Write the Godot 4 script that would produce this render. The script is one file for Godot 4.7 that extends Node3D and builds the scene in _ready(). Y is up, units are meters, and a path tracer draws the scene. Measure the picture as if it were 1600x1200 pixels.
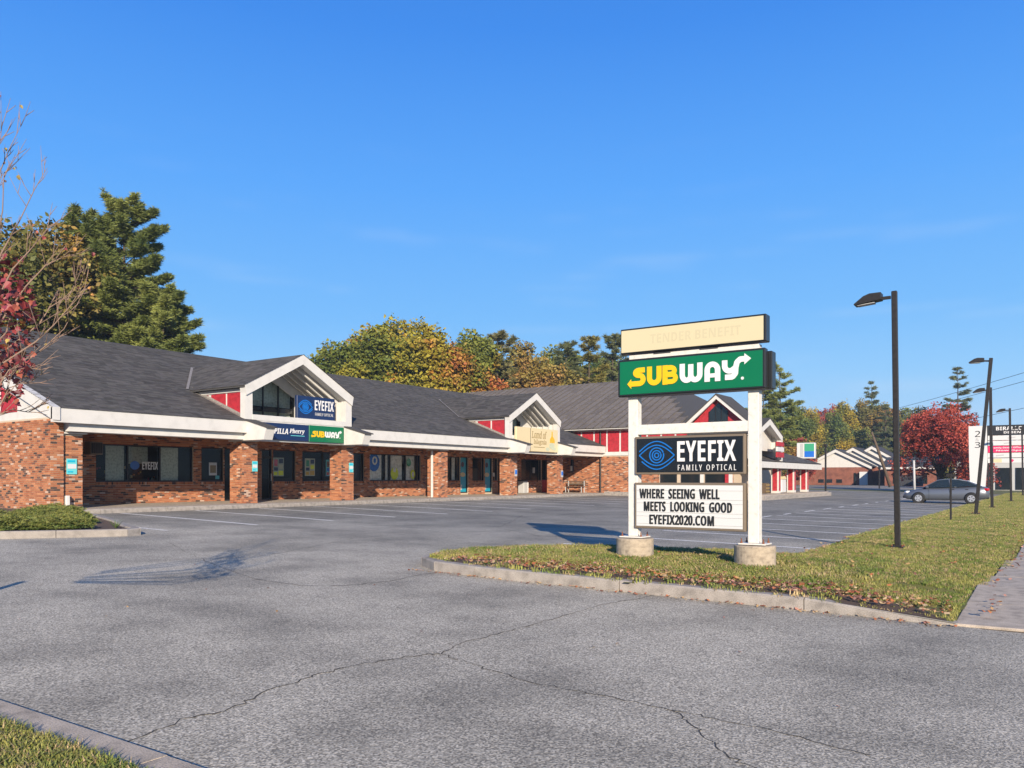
extends Node3D
# x runs along the shop front, -z towards it, y is up, metres. u = x, v = -z.

const FOCAL := 1270.0
const HORIZON := 748.0
const EYE := 1.6
const FLOOR := 0.6
const FRONT := 31.2      # v of the shop wall
const EAVE := 27.0
const EAVE_H := 3.95
const PITCH := 0.385
const RIDGE_V := 37.9
const WING_U := 52.0     # the wall of the grey-roofed building
var M := {}
var used := {}
var rng := RandomNumberGenerator.new()
var nz := FastNoiseLite.new()
var fonts := {}
var unit_brick: Mesh

# ------------------------------------------------------------------ helpers
func P(u: float, v: float, h: float) -> Vector3:
	return Vector3(u, h, -v)

func G(v: float) -> float:
	return 0.0175 * clampf(v, 0.0, 26.0)

func pt(x: float, y: float, d: float) -> Vector3:
	var a := (x - 800.0) / FOCAL
	return P((0.8295 + 0.5584 * a) * d, (0.5584 - 0.8295 * a) * d, EYE + (HORIZON - y) / FOCAL * d)

func rr(a: float, b: float) -> float:
	return rng.randf_range(a, b)

func lin(r: float, g: float, b: float, a := 1.0) -> Color:
	var c := Color(r, g, b).linear_to_srgb()
	c.a = a
	return c

func noise_tex(kind: int, freq: float, ramp: Array, size := 512, sd := 1, octaves := 3, normal := false, bump := 4.0) -> NoiseTexture2D:
	var n := FastNoiseLite.new()
	n.noise_type = kind
	n.seed = sd
	n.frequency = freq
	n.fractal_octaves = octaves
	n.fractal_type = FastNoiseLite.FRACTAL_FBM if octaves > 1 else FastNoiseLite.FRACTAL_NONE
	if kind == FastNoiseLite.TYPE_CELLULAR:
		n.cellular_return_type = FastNoiseLite.RETURN_CELL_VALUE
		n.cellular_jitter = 1.0
	var t := NoiseTexture2D.new()
	t.width = size
	t.height = size
	t.seamless = true
	t.noise = n
	if normal:
		t.as_normal_map = true
		t.bump_strength = bump
	else:
		var g := Gradient.new()
		var off := PackedFloat32Array()
		var col := PackedColorArray()
		for r in ramp:
			off.append(r[0])
			col.append(r[1] if r[1] is Color else Color(r[1], r[1], r[1]))
		g.offsets = off
		g.colors = col
		t.color_ramp = g
	return t

func mat(nm: String, c: Color, rough := 0.8, metal := 0.0) -> StandardMaterial3D:
	var m := StandardMaterial3D.new()
	m.resource_name = nm
	m.albedo_color = c
	m.roughness = rough
	m.metallic = metal
	M[nm] = m
	return m

func grain(m: StandardMaterial3D, tex: Texture2D, sc: float, nrm: Texture2D = null, ns := 1.0, detail: Texture2D = null, dsc := 0.1) -> StandardMaterial3D:
	m.albedo_texture = tex
	m.uv1_triplanar = true
	m.uv1_world_triplanar = true
	m.uv1_scale = Vector3.ONE * sc
	if nrm:
		m.normal_enabled = true
		m.normal_texture = nrm
		m.normal_scale = ns
	if detail:
		m.detail_enabled = true
		m.detail_blend_mode = BaseMaterial3D.BLEND_MODE_MUL
		m.detail_albedo = detail
		m.detail_uv_layer = BaseMaterial3D.DETAIL_UV_2
		m.uv2_triplanar = true
		m.uv2_world_triplanar = true
		m.uv2_scale = Vector3.ONE * dsc
	return m

func S(smooth := false) -> SurfaceTool:
	var st := SurfaceTool.new()
	st.begin(Mesh.PRIMITIVE_TRIANGLES)
	st.set_smooth_group(0 if smooth else -1)
	st.set_color(Color.WHITE)
	return st

func face(st: SurfaceTool, p: Array, out: Vector3, col := Color.WHITE) -> void:
	var n: Vector3 = (p[1] - p[0]).cross(p[2] - p[0])
	var q := p
	if n.dot(out) > 0.0:
		q = p.duplicate()
		q.reverse()
	for i in range(1, q.size() - 1):
		for k in [q[0], q[i], q[i + 1]]:
			st.set_color(col)
			st.add_vertex(k)

func box(st: SurfaceTool, c: Vector3, s: Vector3, b := Basis(), col := Color.WHITE) -> void:
	var h := s / 2.0
	for ax in 3:
		var a1 := (ax + 1) % 3
		var a2 := (ax + 2) % 3
		for sg in [-1.0, 1.0]:
			var pts := []
			for k in [[-1, -1], [1, -1], [1, 1], [-1, 1]]:
				var q := Vector3.ZERO
				q[ax] = sg * h[ax]
				q[a1] = k[0] * h[a1]
				q[a2] = k[1] * h[a2]
				pts.append(c + b * q)
			var o := Vector3.ZERO
			o[ax] = sg
			face(st, pts, b * o, col)

# a box from corner to corner in u, v, h
func bx(st: SurfaceTool, u0: float, u1: float, v0: float, v1: float, h0: float, h1: float, col := Color.WHITE) -> void:
	box(st, P((u0 + u1) / 2, (v0 + v1) / 2, (h0 + h1) / 2), Vector3(absf(u1 - u0), absf(h1 - h0), absf(v1 - v0)), Basis(), col)

# a box with chamfered edges
func cbox(st: SurfaceTool, c: Vector3, s: Vector3, ch: float, b := Basis(), col := Color.WHITE) -> void:
	var h := s / 2.0
	var corner := func(sx: float, sy: float, sz: float, ax: int) -> Vector3:
		var q := Vector3(sx * (h.x - ch), sy * (h.y - ch), sz * (h.z - ch))
		q[ax] = [sx, sy, sz][ax] * h[ax]
		return c + b * q
	for ax in 3:
		var a1 := (ax + 1) % 3
		var a2 := (ax + 2) % 3
		for sg in [-1.0, 1.0]:
			var pts := []
			var o := Vector3.ZERO
			o[ax] = sg
			for k in [[-1.0, -1.0], [1.0, -1.0], [1.0, 1.0], [-1.0, 1.0]]:
				var q := Vector3.ZERO
				q[ax] = sg
				q[a1] = k[0]
				q[a2] = k[1]
				pts.append(corner.call(q.x, q.y, q.z, ax))
			face(st, pts, b * o, col)
			# the bevel along the edges between this face and the next axis' faces
			for s2 in [-1.0, 1.0]:
				var e := []
				for s3 in [-1.0, 1.0]:
					var q := Vector3.ZERO
					q[ax] = sg
					q[a1] = s2
					q[a2] = s3
					e.append([corner.call(q.x, q.y, q.z, ax), corner.call(q.x, q.y, q.z, a1)])
				var o2 := Vector3.ZERO
				o2[ax] = sg
				o2[a1] = s2
				face(st, [e[0][0], e[1][0], e[1][1], e[0][1]], b * o2, col)
	for sx in [-1.0, 1.0]:
		for sy in [-1.0, 1.0]:
			for sz in [-1.0, 1.0]:
				face(st, [corner.call(sx, sy, sz, 0), corner.call(sx, sy, sz, 1), corner.call(sx, sy, sz, 2)], b * Vector3(sx, sy, sz), col)

# a 2D outline pushed from z0 to z1 in the frame xf
func prism(st: SurfaceTool, poly: PackedVector2Array, xf: Transform3D, z0: float, z1: float, col := Color.WHITE) -> void:
	var tri := Geometry2D.triangulate_polygon(poly)
	for e in [[z0, -1.0], [z1, 1.0]]:
		for i in range(0, tri.size(), 3):
			var pts := []
			for k in 3:
				var q := poly[tri[i + k]]
				pts.append(xf * Vector3(q.x, q.y, e[0]))
			face(st, pts, xf.basis * Vector3(0, 0, e[1] * signf(z1 - z0)), col)
	var cw := -1.0 if Geometry2D.is_polygon_clockwise(poly) else 1.0
	for i in poly.size():
		var a := poly[i]
		var b := poly[(i + 1) % poly.size()]
		var n := Vector2(b.y - a.y, a.x - b.x) * cw
		face(st, [xf * Vector3(a.x, a.y, z0), xf * Vector3(b.x, b.y, z0), xf * Vector3(b.x, b.y, z1), xf * Vector3(a.x, a.y, z1)], xf.basis * Vector3(n.x, n.y, 0), col)

# frames for outlines drawn in (v, h) and pushed along u, and drawn in (u, h) and pushed along v
func along_u() -> Transform3D:
	return Transform3D(Basis(Vector3(0, 0, -1), Vector3(0, 1, 0), Vector3(1, 0, 0)), Vector3.ZERO)

func along_v() -> Transform3D:
	return Transform3D(Basis(Vector3(1, 0, 0), Vector3(0, 1, 0), Vector3(0, 0, -1)), Vector3.ZERO)

func tube(st: SurfaceTool, pts: Array, radii: Array, n := 6, col := Color.WHITE, caps := true) -> void:
	var rings := []
	var ref := Vector3(0.31, 0.2, 0.93).normalized()
	for i in pts.size():
		var t: Vector3 = (pts[mini(i + 1, pts.size() - 1)] - pts[maxi(i - 1, 0)]).normalized()
		var x := t.cross(ref)
		if x.length() < 0.05:
			x = t.cross(Vector3(1, 0, 0))
		x = x.normalized()
		var y := t.cross(x)
		var ring := []
		for k in n:
			var a := TAU * k / n
			ring.append(pts[i] + (x * cos(a) + y * sin(a)) * radii[i])
		rings.append(ring)
	for i in pts.size() - 1:
		for k in n:
			var k2 := (k + 1) % n
			var o: Vector3 = (rings[i][k] + rings[i][k2]) / 2.0 - pts[i]
			face(st, [rings[i][k], rings[i][k2], rings[i + 1][k2], rings[i + 1][k]], o, col)
	if caps:
		face(st, rings[0], pts[0] - pts[1], col)
		face(st, rings[-1], pts[-1] - pts[-2], col)

func lathe(st: SurfaceTool, base: Vector3, prof: Array, n := 20, col := Color.WHITE) -> void:
	for i in prof.size() - 1:
		for k in n:
			var q := []
			for e in [[i, k], [i, k + 1], [i + 1, k + 1], [i + 1, k]]:
				var a: float = TAU * e[1] / n
				q.append(base + Vector3(cos(a) * prof[e[0]].x, prof[e[0]].y, sin(a) * prof[e[0]].x))
			var am := TAU * (k + 0.5) / n
			var d: Vector2 = prof[i + 1] - prof[i]
			face(st, q if prof[i].x > 0.0005 else [q[0], q[2], q[3]], Vector3(cos(am) * d.y, -d.x, sin(am) * d.y), col)

func numbered(nm: String) -> String:
	var k: int = used.get(nm, 0)
	used[nm] = k + 1
	return nm if k == 0 else "%s_%03d" % [nm, k]

func tag(o: Node, label: String, category: String, group := "") -> Node:
	o.set_meta("label", label)
	o.set_meta("category", category)
	if group:
		o.set_meta("group", group)
	return o

func thing(nm: String, label: String, category: String, group := "", at := Vector3.ZERO) -> Node3D:
	var o := Node3D.new()
	o.name = numbered(nm)
	o.position = at
	add_child(o)
	tag(o, label, category, group)
	return o

func offset_of(n: Node) -> Vector3:
	var o := Vector3.ZERO
	while n != self:
		o += n.position
		n = n.get_parent()
	return o

func part(parent: Node, nm: String, st: SurfaceTool, m: Material) -> MeshInstance3D:
	st.generate_normals()
	var o := MeshInstance3D.new()
	o.mesh = st.commit()
	o.material_override = m
	o.name = numbered(nm) if parent == self else nm
	parent.add_child(o, true)
	if parent != self:
		o.position = -offset_of(parent)
	return o

func structure(nm: String, st: SurfaceTool, m: Material) -> MeshInstance3D:
	var o := part(self, nm, st, m)
	o.set_meta("kind", "structure")
	return o

func many(parent: Node, nm: String, mesh: Mesh, m: Material, xf: Array, cols: Array, stuff := true) -> MultiMeshInstance3D:
	var mm := MultiMesh.new()
	mm.transform_format = MultiMesh.TRANSFORM_3D
	mm.use_colors = true
	mm.mesh = mesh
	mm.instance_count = xf.size()
	for i in xf.size():
		mm.set_instance_transform(i, xf[i])
		mm.set_instance_color(i, cols[i])
	var o := MultiMeshInstance3D.new()
	o.multimesh = mm
	o.material_override = m
	o.name = numbered(nm) if parent == self else nm
	parent.add_child(o, true)
	if parent != self:
		o.position = -offset_of(parent)
	if stuff:
		o.set_meta("kind", "stuff")
	return o

func place(o: Node3D, at: Vector3, turn := 0.0) -> void:
	o.position = at
	o.rotation.y = turn

func copy(o: Node3D, label: String, at: Vector3, turn := 0.0) -> Node3D:
	var c: Node3D = o.duplicate()
	var stem := str(o.name)
	if stem.length() > 4 and stem[-4] == "_" and stem.right(3).is_valid_int():
		stem = stem.left(stem.length() - 4)
	c.name = numbered(stem)
	add_child(c)
	c.set_meta("label", label)
	place(c, at, turn)
	return c

# lettering that fills a rectangle of the plane z (x to the reader's right, y up)
func word(parent: Node, nm: String, s: String, font: String, x0: float, x1: float, y0: float, y1: float, z: float, m: Material, depth := 0.012, slant := 0.0) -> MeshInstance3D:
	if not fonts.has(font):
		var f := SystemFont.new()
		f.font_names = PackedStringArray([font.trim_suffix(" Bold")])
		if font.ends_with(" Bold"):
			f.font_weight = 700
		fonts[font] = f
	var t := TextMesh.new()
	t.text = s
	t.font = fonts[font]
	t.font_size = 64
	t.pixel_size = 0.01
	t.depth = 0.05
	t.curve_step = 2.0
	var o := MeshInstance3D.new()
	o.name = nm
	o.mesh = t
	o.material_override = m
	var bb := t.get_aabb()
	var k := Vector3((x1 - x0) / bb.size.x, (y1 - y0) / bb.size.y, depth / 0.05)
	o.transform = Transform3D(Basis(Vector3(k.x, 0, 0), Vector3(slant * k.y, k.y, 0), Vector3(0, 0, k.z)), Vector3(x0 - bb.position.x * k.x, y0 - bb.position.y * k.y, z + depth / 2))
	parent.add_child(o, true)
	return o

# a brush stroke of even width, pushed out of the plane
func stroke(st: SurfaceTool, pts: Array, w: float, o: Vector2, k: float, z0: float, z1: float, closed := false) -> void:
	var pl := PackedVector2Array()
	for p in pts:
		pl.append(o + Vector2(p[0], p[1]) * k)
	if closed:
		pl.append(pl[0])
	for i in Geometry2D.offset_polyline(pl, w * k / 2.0, Geometry2D.JOIN_ROUND, Geometry2D.END_BUTT):
		if not Geometry2D.is_polygon_clockwise(i):
			prism(st, i, Transform3D(), z0, z1)

func arc(cx: float, cy: float, rx: float, ry: float, a0: float, a1: float, n := 10) -> Array:
	var r := []
	for i in n + 1:
		var a := deg_to_rad(lerpf(a0, a1, float(i) / n))
		r.append([cx + cos(a) * rx, cy + sin(a) * ry])
	return r

func brick_color() -> Color:
	var r := rng.randf()
	var c: Color
	if r < 0.075:
		c = Color(0.085, 0.05, 0.04)
	elif r < 0.19:
		c = Color(0.2, 0.085, 0.055)
	elif r < 0.25:
		c = Color(0.62, 0.42, 0.31)
	else:
		c = Color(0.40, 0.125, 0.052).lerp(Color(0.58, 0.24, 0.11), rng.randf())
	return c * rr(0.85, 1.12)

func bricks(xs: Array, cs: Array, o: Vector3, du: Vector3, n: Vector3, w: float, hh: float, holes := []) -> void:
	var rows := int(hh / 0.0677)
	for r in rows:
		var y := r * 0.0677
		var ym := y + 0.034
		var x := -0.107 if r % 2 else 0.0
		while x < w:
			var a := maxf(x + 0.005, 0.002)
			var b := minf(x + 0.208, w - 0.002)
			for q in holes:
				if ym > q[2] and ym < q[3]:
					if a < q[1] and b > q[0]:
						if a < q[0]:
							b = minf(b, q[0])
						elif b > q[1]:
							a = maxf(a, q[1])
						else:
							b = a
			if b - a > 0.03:
				xs.append(Transform3D(Basis(du * (b - a), Vector3(0, 0.057, 0), n * 0.03), o + du * (a + b) / 2.0 + Vector3(0, ym, 0) + n * rr(-0.004, 0.0)))
				cs.append(brick_color())
			x += 0.213

# courses of overlapping tabs on a roof slope; keep(a, b) says where there is roof
func shingles(st: SurfaceTool, o: Vector3, da: Vector3, db: Vector3, la: float, lb: float, keep: Callable, tone := 1.0, ex := 0.16, tw := 0.34) -> void:
	var n := da.cross(db).normalized()
	if n.y < 0.0:
		n = -n
	for r in int(ceil(lb / ex)):
		var b0 := r * ex
		var b1 := minf(b0 + ex + 0.02, lb)
		var x := -rng.randf() * tw
		while x < la:
			var w := tw * rr(0.6, 1.3)
			var a0 := maxf(x, 0.0)
			var a1 := minf(x + w - 0.006, la)
			x += w
			if a1 - a0 < 0.02 or not keep.call((a0 + a1) / 2.0, b0 + ex / 2.0):
				continue
			var p := o + da * (a0 + a1) / 2.0 + db * b0
			var t := tone * (rr(0.62, 1.38) + 0.25 * nz.get_noise_3d(p.x * 9.0, p.y * 9.0, p.z * 9.0))
			var c := Color(0.088, 0.081, 0.076) * t
			var up := n * rr(0.012, 0.02)
			var q := [o + da * a0 + db * b0 + up, o + da * a1 + db * b0 + up, o + da * a1 + db * b1 + n * 0.003, o + da * a0 + db * b1 + n * 0.003]
			face(st, q, n, c)
			face(st, [q[0], q[1], q[1] - up, q[0] - up], -db, c)

# ------------------------------------------------------------------ foliage
func tuft_mesh(n: int, wid: float, flat: float, sd: int, droop := 0.0) -> Mesh:
	rng.seed = sd
	var st := S()
	for i in n:
		var a := TAU * (i + rng.randf()) / n
		var e := rr(-0.25, 0.9)
		var d := Vector3(cos(a) * cos(e), sin(e) * flat, sin(a) * cos(e)).normalized()
		var s := d.cross(Vector3(rr(-1, 1), rr(-1, 1), rr(-1, 1))).normalized() * wid
		var l := rr(0.7, 1.15)
		face(st, [d * 0.05 - s * 0.5, d * 0.05 + s * 0.5, d * l * 0.6 + s - Vector3(0, droop, 0) * 0.3, d * l - Vector3(0, droop, 0), d * l * 0.6 - s - Vector3(0, droop, 0) * 0.3], Vector3.UP)
	st.generate_normals()
	return st.commit()

func leaf_mesh(n: int, size: float, sd: int) -> Mesh:
	rng.seed = sd
	var st := S()
	for i in n:
		var c := Vector3(rr(-1, 1), rr(-1, 1), rr(-1, 1)) * 0.75
		var x := Vector3(rr(-1, 1), rr(-0.6, 0.6), rr(-1, 1)).normalized()
		var y := x.cross(Vector3(rr(-1, 1), rr(-1, 1), rr(-1, 1))).normalized()
		var s := size * rr(0.7, 1.25)
		face(st, [c - x * s, c - x * s * 0.2 + y * s * 0.62, c + x * s * 0.5 + y * s * 0.4, c + x * s * 1.1, c + x * s * 0.4 - y * s * 0.45, c - x * s * 0.3 - y * s * 0.6], Vector3.UP)
	st.generate_normals()
	return st.commit()

func blade_mesh(n: int, sd: int, hgt: float, spread: float) -> Mesh:
	rng.seed = sd
	var st := S()
	for i in n:
		var a := rng.randf() * TAU
		var o := Vector3(rr(-1, 1), 0, rr(-1, 1)) * spread
		var l := Vector3(cos(a), 0, sin(a)) * rr(0.15, 0.9) * hgt
		var s := Vector3(-sin(a), 0, cos(a)) * rr(0.0035, 0.006)
		var h := hgt * rr(0.5, 1.1)
		var m := o + l * 0.35 + Vector3(0, h * 0.65, 0)
		var t := o + l + Vector3(0, h * rr(0.8, 1.0), 0)
		face(st, [o - s, o + s, m + s * 0.8, m - s * 0.8], Vector3(cos(a), 0.3, sin(a)))
		face(st, [m - s * 0.8, m + s * 0.8, t], Vector3(cos(a), 0.3, sin(a)))
	st.generate_normals()
	return st.commit()

func spun(at: Vector3, s: float, flat := 1.0) -> Transform3D:
	return Transform3D(Basis.from_euler(Vector3(rr(-0.5, 0.5), rng.randf() * TAU, rr(-0.5, 0.5))).scaled(Vector3(s, s * flat, s)), at)

# a conifer with whorls of branches; built at the origin
func conifer(nm: String, label: String, hgt: float, rad: float, base: float, whorls: int, pal: Array, sd: int, at: Vector3, gaps := 0.15, tuft := 0.42, lean := 0.0, top_shape := 0.75, group := "", dense := 1.5) -> Node3D:
	rng.seed = sd
	var o := thing(nm, label, "tree", group)
	var st := S(true)
	var pts := []
	var rad_t := []
	for i in 7:
		var f := i / 6.0
		pts.append(Vector3(sin(f * 3.0 + sd) * 0.12 + lean * f * f, hgt * f * 0.98, cos(f * 2.3 + sd) * 0.12))
		rad_t.append(lerpf(hgt * 0.016, 0.03, f))
	tube(st, pts, rad_t, 8)
	part(o, "trunk", st, M.bark)
	var limbs := S(true)
	var xs := []
	var cs := []
	for w in whorls:
		var f := (w + rr(-0.3, 0.3)) / (whorls - 1.0)
		f = clampf(f, 0.0, 1.0)
		var y := lerpf(base * hgt, hgt * 0.97, f)
		var nb := int(lerpf(6.5, 4.0, f))
		var a0 := rng.randf() * TAU
		for b in nb:
			if rng.randf() < gaps:
				continue
			var a := a0 + TAU * (b + rr(-0.3, 0.3)) / nb
			var l := rad * pow(1.0 - f * 0.96, top_shape) * rr(0.6, 1.12) * (0.75 if f < 0.08 else 1.0) + 0.25
			var dir := Vector3(cos(a), 0, sin(a))
			var rise := lerpf(-0.12, 0.75, f * f) + rr(-0.1, 0.1)
			var p0 := Vector3(lean * pow(y / hgt, 2), y, 0)
			var p1 := p0 + dir * l * 0.55 + Vector3(0, l * rise * 0.4, 0)
			var p2 := p0 + dir * l + Vector3(0, l * (rise * 0.75 + 0.1), 0)
			tube(limbs, [p0, p1, p2], [0.03 + l * 0.012, 0.02 + l * 0.006, 0.012], 4, Color.WHITE, false)
			var cnt := int((l * l * 2.0 / tuft + 5) * dense)
			for k in cnt:
				var s := lerpf(0.22, 1.0, sqrt(rng.randf()))
				var c := p0.lerp(p1, s / 0.55) if s < 0.55 else p1.lerp(p2, (s - 0.55) / 0.45)
				var wdt := l * 0.27 * sin(minf(s * 1.15, 1.0) * PI * 0.85 + 0.25)
				c += dir.cross(Vector3.UP) * rr(-1, 1) * wdt + Vector3(0, rr(-0.2, 0.5) * minf(tuft * 1.4, 0.55), 0)
				xs.append(spun(c, tuft * rr(0.7, 1.25), 0.9))
				var t := 0.5 + 0.7 * nz.get_noise_3d(c.x * 4.0, c.y * 4.0 + sd, c.z * 4.0) + rr(-0.25, 0.25)
				cs.append(pal[0].lerp(pal[1], clampf(t, 0, 1)) * rr(0.85, 1.15))
	var lm := part(o, "limb", limbs, M.bark)
	lm.set_meta("kind", "stuff")
	many(o, "crown", M.tuft, M.leaf, xs, cs)
	place(o, at, rr(0, 6.0))
	return o

# a broadleaf tree: limbs to lobes of leaf clumps; lobes are [x, y, z, rx, ry, rz]
func broadleaf(nm: String, label: String, lobes: Array, count: int, clump: float, pal: Array, sd: int, at: Vector3, trunk_r := 0.3, gap := -0.15, patch := 3.0, turn := 0.0, group := "") -> Node3D:
	rng.seed = sd
	var o := thing(nm, label, "tree", group)
	var st := S(true)
	var low := 1e9
	var top := 0.0
	for l in lobes:
		low = minf(low, l[1] - l[4])
		top = maxf(top, l[1])
	tube(st, [Vector3(0, -0.2, 0), Vector3(0.05, low * 0.5, 0), Vector3(0, low + (top - low) * 0.25, 0.06), Vector3(0.1, low + (top - low) * 0.6, 0)], [trunk_r * 1.3, trunk_r, trunk_r * 0.8, trunk_r * 0.35], 8)
	part(o, "trunk", st, M.bark)
	st = S(true)
	for l in lobes:
		var c := Vector3(l[0], l[1], l[2])
		var from := Vector3(0, minf(low + (top - low) * 0.2, l[1] * 0.75), 0)
		tube(st, [from, from.lerp(c, 0.5) + Vector3(rr(-0.3, 0.3), rr(-0.2, 0.4), rr(-0.3, 0.3)), c + Vector3(0, l[4] * 0.4, 0)], [trunk_r * 0.5, trunk_r * 0.3, trunk_r * 0.08], 5)
		for k in 5:
			var d := Vector3(rr(-1, 1), rr(-0.4, 1), rr(-1, 1)).normalized() * Vector3(l[3], l[4], l[5])
			tube(st, [c - d * 0.1, c + d * 0.45 + Vector3(0, 0.1, 0), c + d * 0.85], [trunk_r * 0.2, trunk_r * 0.1, trunk_r * 0.03], 4, Color.WHITE, false)
	var lm := part(o, "limb", st, M.bark)
	lm.set_meta("kind", "stuff")
	var vol := 0.0
	for l in lobes:
		vol += pow(l[3] * l[4] * l[5], 0.667)
	var xs := []
	var cs := []
	for l in lobes:
		var n := int(1.35 * count * pow(l[3] * l[4] * l[5], 0.667) / vol)
		for i in n:
			var d := Vector3(rr(-1, 1), rr(-1, 1), rr(-1, 1))
			if d.length() > 1.0 or d.length() < 0.05:
				d = d.normalized() * sqrt(rng.randf())
			d = d.normalized() * pow(d.length(), 0.55)
			var bump := 1.0 + 0.35 * nz.get_noise_3d(d.x * 40.0 + l[0] * 7.0 + sd, d.y * 40.0, d.z * 40.0 + l[2] * 5.0)
			var c := Vector3(l[0] + d.x * l[3] * bump, l[1] + d.y * l[4] * bump, l[2] + d.z * l[5] * bump)
			if nz.get_noise_3d(c.x * 20.0 + sd * 3.0, c.y * 20.0, c.z * 20.0) < gap + 0.08:
				continue
			xs.append(spun(c, clump * rr(0.55, 1.1)))
			var t := (0.5 + 0.9 * nz.get_noise_3d(c.x * patch + sd * 11.0, c.y * patch, c.z * patch) + rr(-0.16, 0.16)) * (pal.size() - 1)
			t = clampf(t, 0.0, pal.size() - 1.001)
			cs.append(pal[int(t)].lerp(pal[int(t) + 1], t - int(t)) * rr(0.8, 1.2))
	many(o, "crown", M.clump, M.leaf, xs, cs)
	place(o, at, turn)
	return o

func lobes_for(hgt: float, w: float, n: int, sd: int, low := 0.25) -> Array:
	rng.seed = sd
	var r := [[0, hgt * 0.66, 0, w * 0.3, hgt * 0.26, w * 0.3], [rr(-0.1, 0.1) * w, hgt * 0.86, rr(-0.1, 0.1) * w, w * 0.17, hgt * 0.14, w * 0.17]]
	for i in int(n * 1.7):
		var a := 2.4 * i + rr(-0.25, 0.25)
		var y := hgt * rr(low + 0.1, 0.84)
		var q := w * 0.5 * rr(0.45, 0.8) * (1.25 - 0.75 * y / hgt)
		var s := w * rr(0.15, 0.27)
		r.append([cos(a) * q, y, sin(a) * q, s, s * rr(0.75, 1.0) * minf(1.0, hgt / w), s])
	return r

# ------------------------------------------------------------------ the scene
func _ready() -> void:
	rng.seed = 7
	nz.seed = 5
	nz.frequency = 0.05
	nz.fractal_octaves = 3
	var cam := Camera3D.new()
	cam.name = "camera"
	add_child(cam)
	cam.position = Vector3(0, EYE, 0)
	cam.look_at_from_position(cam.position, cam.position + Vector3(0.8295, 0, -0.5584))
	cam.set_frustum(0.05 * 1200.0 / FOCAL, Vector2(0, 0.05 * (HORIZON - 600.0) / FOCAL), 0.05, 1500.0)
	cam.current = true
	var env := Environment.new()
	env.background_mode = Environment.BG_SKY
	env.tonemap_exposure = 1.58
	var sky := PanoramaSkyMaterial.new()
	sky.panorama = clear_sky(env.tonemap_exposure)
	env.sky = Sky.new()
	env.sky.sky_material = sky
	env.tonemap_mode = Environment.TONE_MAPPER_LINEAR
	env.sdfgi_enabled = true
	env.ssao_enabled = true
	env.ssil_enabled = true
	env.fog_enabled = true
	env.fog_density = 0.00035
	env.fog_light_color = Color(0.75, 0.84, 0.95)
	var we := WorldEnvironment.new()
	we.name = "world_environment"
	we.environment = env
	add_child(we)
	var sun := DirectionalLight3D.new()
	sun.name = "sun"
	sun.light_energy = 1.6
	sun.light_color = Color(1.0, 0.94, 0.85)
	sun.light_angular_distance = 0.6
	sun.shadow_enabled = true
	add_child(sun)
	sun.look_at_from_position(Vector3(0, 60, 0), Vector3(0, 60, 0) + Vector3(0.75, -tan(deg_to_rad(19.0)), -0.66))
	materials()
	ground()
	plaza()
	wing()
	roadside_sign()
	verge()
	corner_bed()
	lamps()
	car()
	far_things()
	trees()
	near_tree()

# clear autumn air: pale at the horizon, deeper with height all the way to the zenith, a few thin wisps
func clear_sky(exposure: float) -> ImageTexture:
	var stops := [[-90.0, 84, 82, 78], [-1.0, 150, 152, 150], [0.0, 196, 224, 247], [4.0, 172, 214, 251], [7.0, 150, 206, 254], [11.0, 124, 191, 254], [19.5, 95, 170, 253], [29.0, 68, 143, 238], [45.0, 50, 114, 204], [65.0, 44, 92, 166], [90.0, 40, 80, 144]]
	var w := 1024
	var h := 512
	var im := Image.create(w, h, false, Image.FORMAT_RGBF)
	var n := FastNoiseLite.new()
	n.seed = 21
	n.frequency = 1.0
	n.fractal_octaves = 4
	for y in h:
		var el := (0.5 - (y + 0.5) / h) * 180.0
		var k := 0
		while k < stops.size() - 2 and el > stops[k + 1][0]:
			k += 1
		var f := clampf((el - stops[k][0]) / (stops[k + 1][0] - stops[k][0]), 0.0, 1.0)
		var c := Color8(stops[k][1], stops[k][2], stops[k][3]).srgb_to_linear().lerp(Color8(stops[k + 1][1], stops[k + 1][2], stops[k + 1][3]).srgb_to_linear(), f)
		var band := smoothstep(1.0, 6.0, el) * (1.0 - smoothstep(11.0, 24.0, el))
		for x in w:
			var q := c
			if band > 0.0:
				var az := TAU * x / w
				var e := n.get_noise_3d(cos(az) * 3.0 + el * 0.05, el * 0.75 + sin(az) * 2.0, sin(az) * 3.0)
				q = c.lerp(Color(0.8, 0.88, 0.98), smoothstep(0.2, 0.7, e) * band * 0.12)
			im.set_pixel(x, y, Color(q.r / exposure, q.g / exposure, q.b / exposure))
	return ImageTexture.create_from_image(im)

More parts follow.
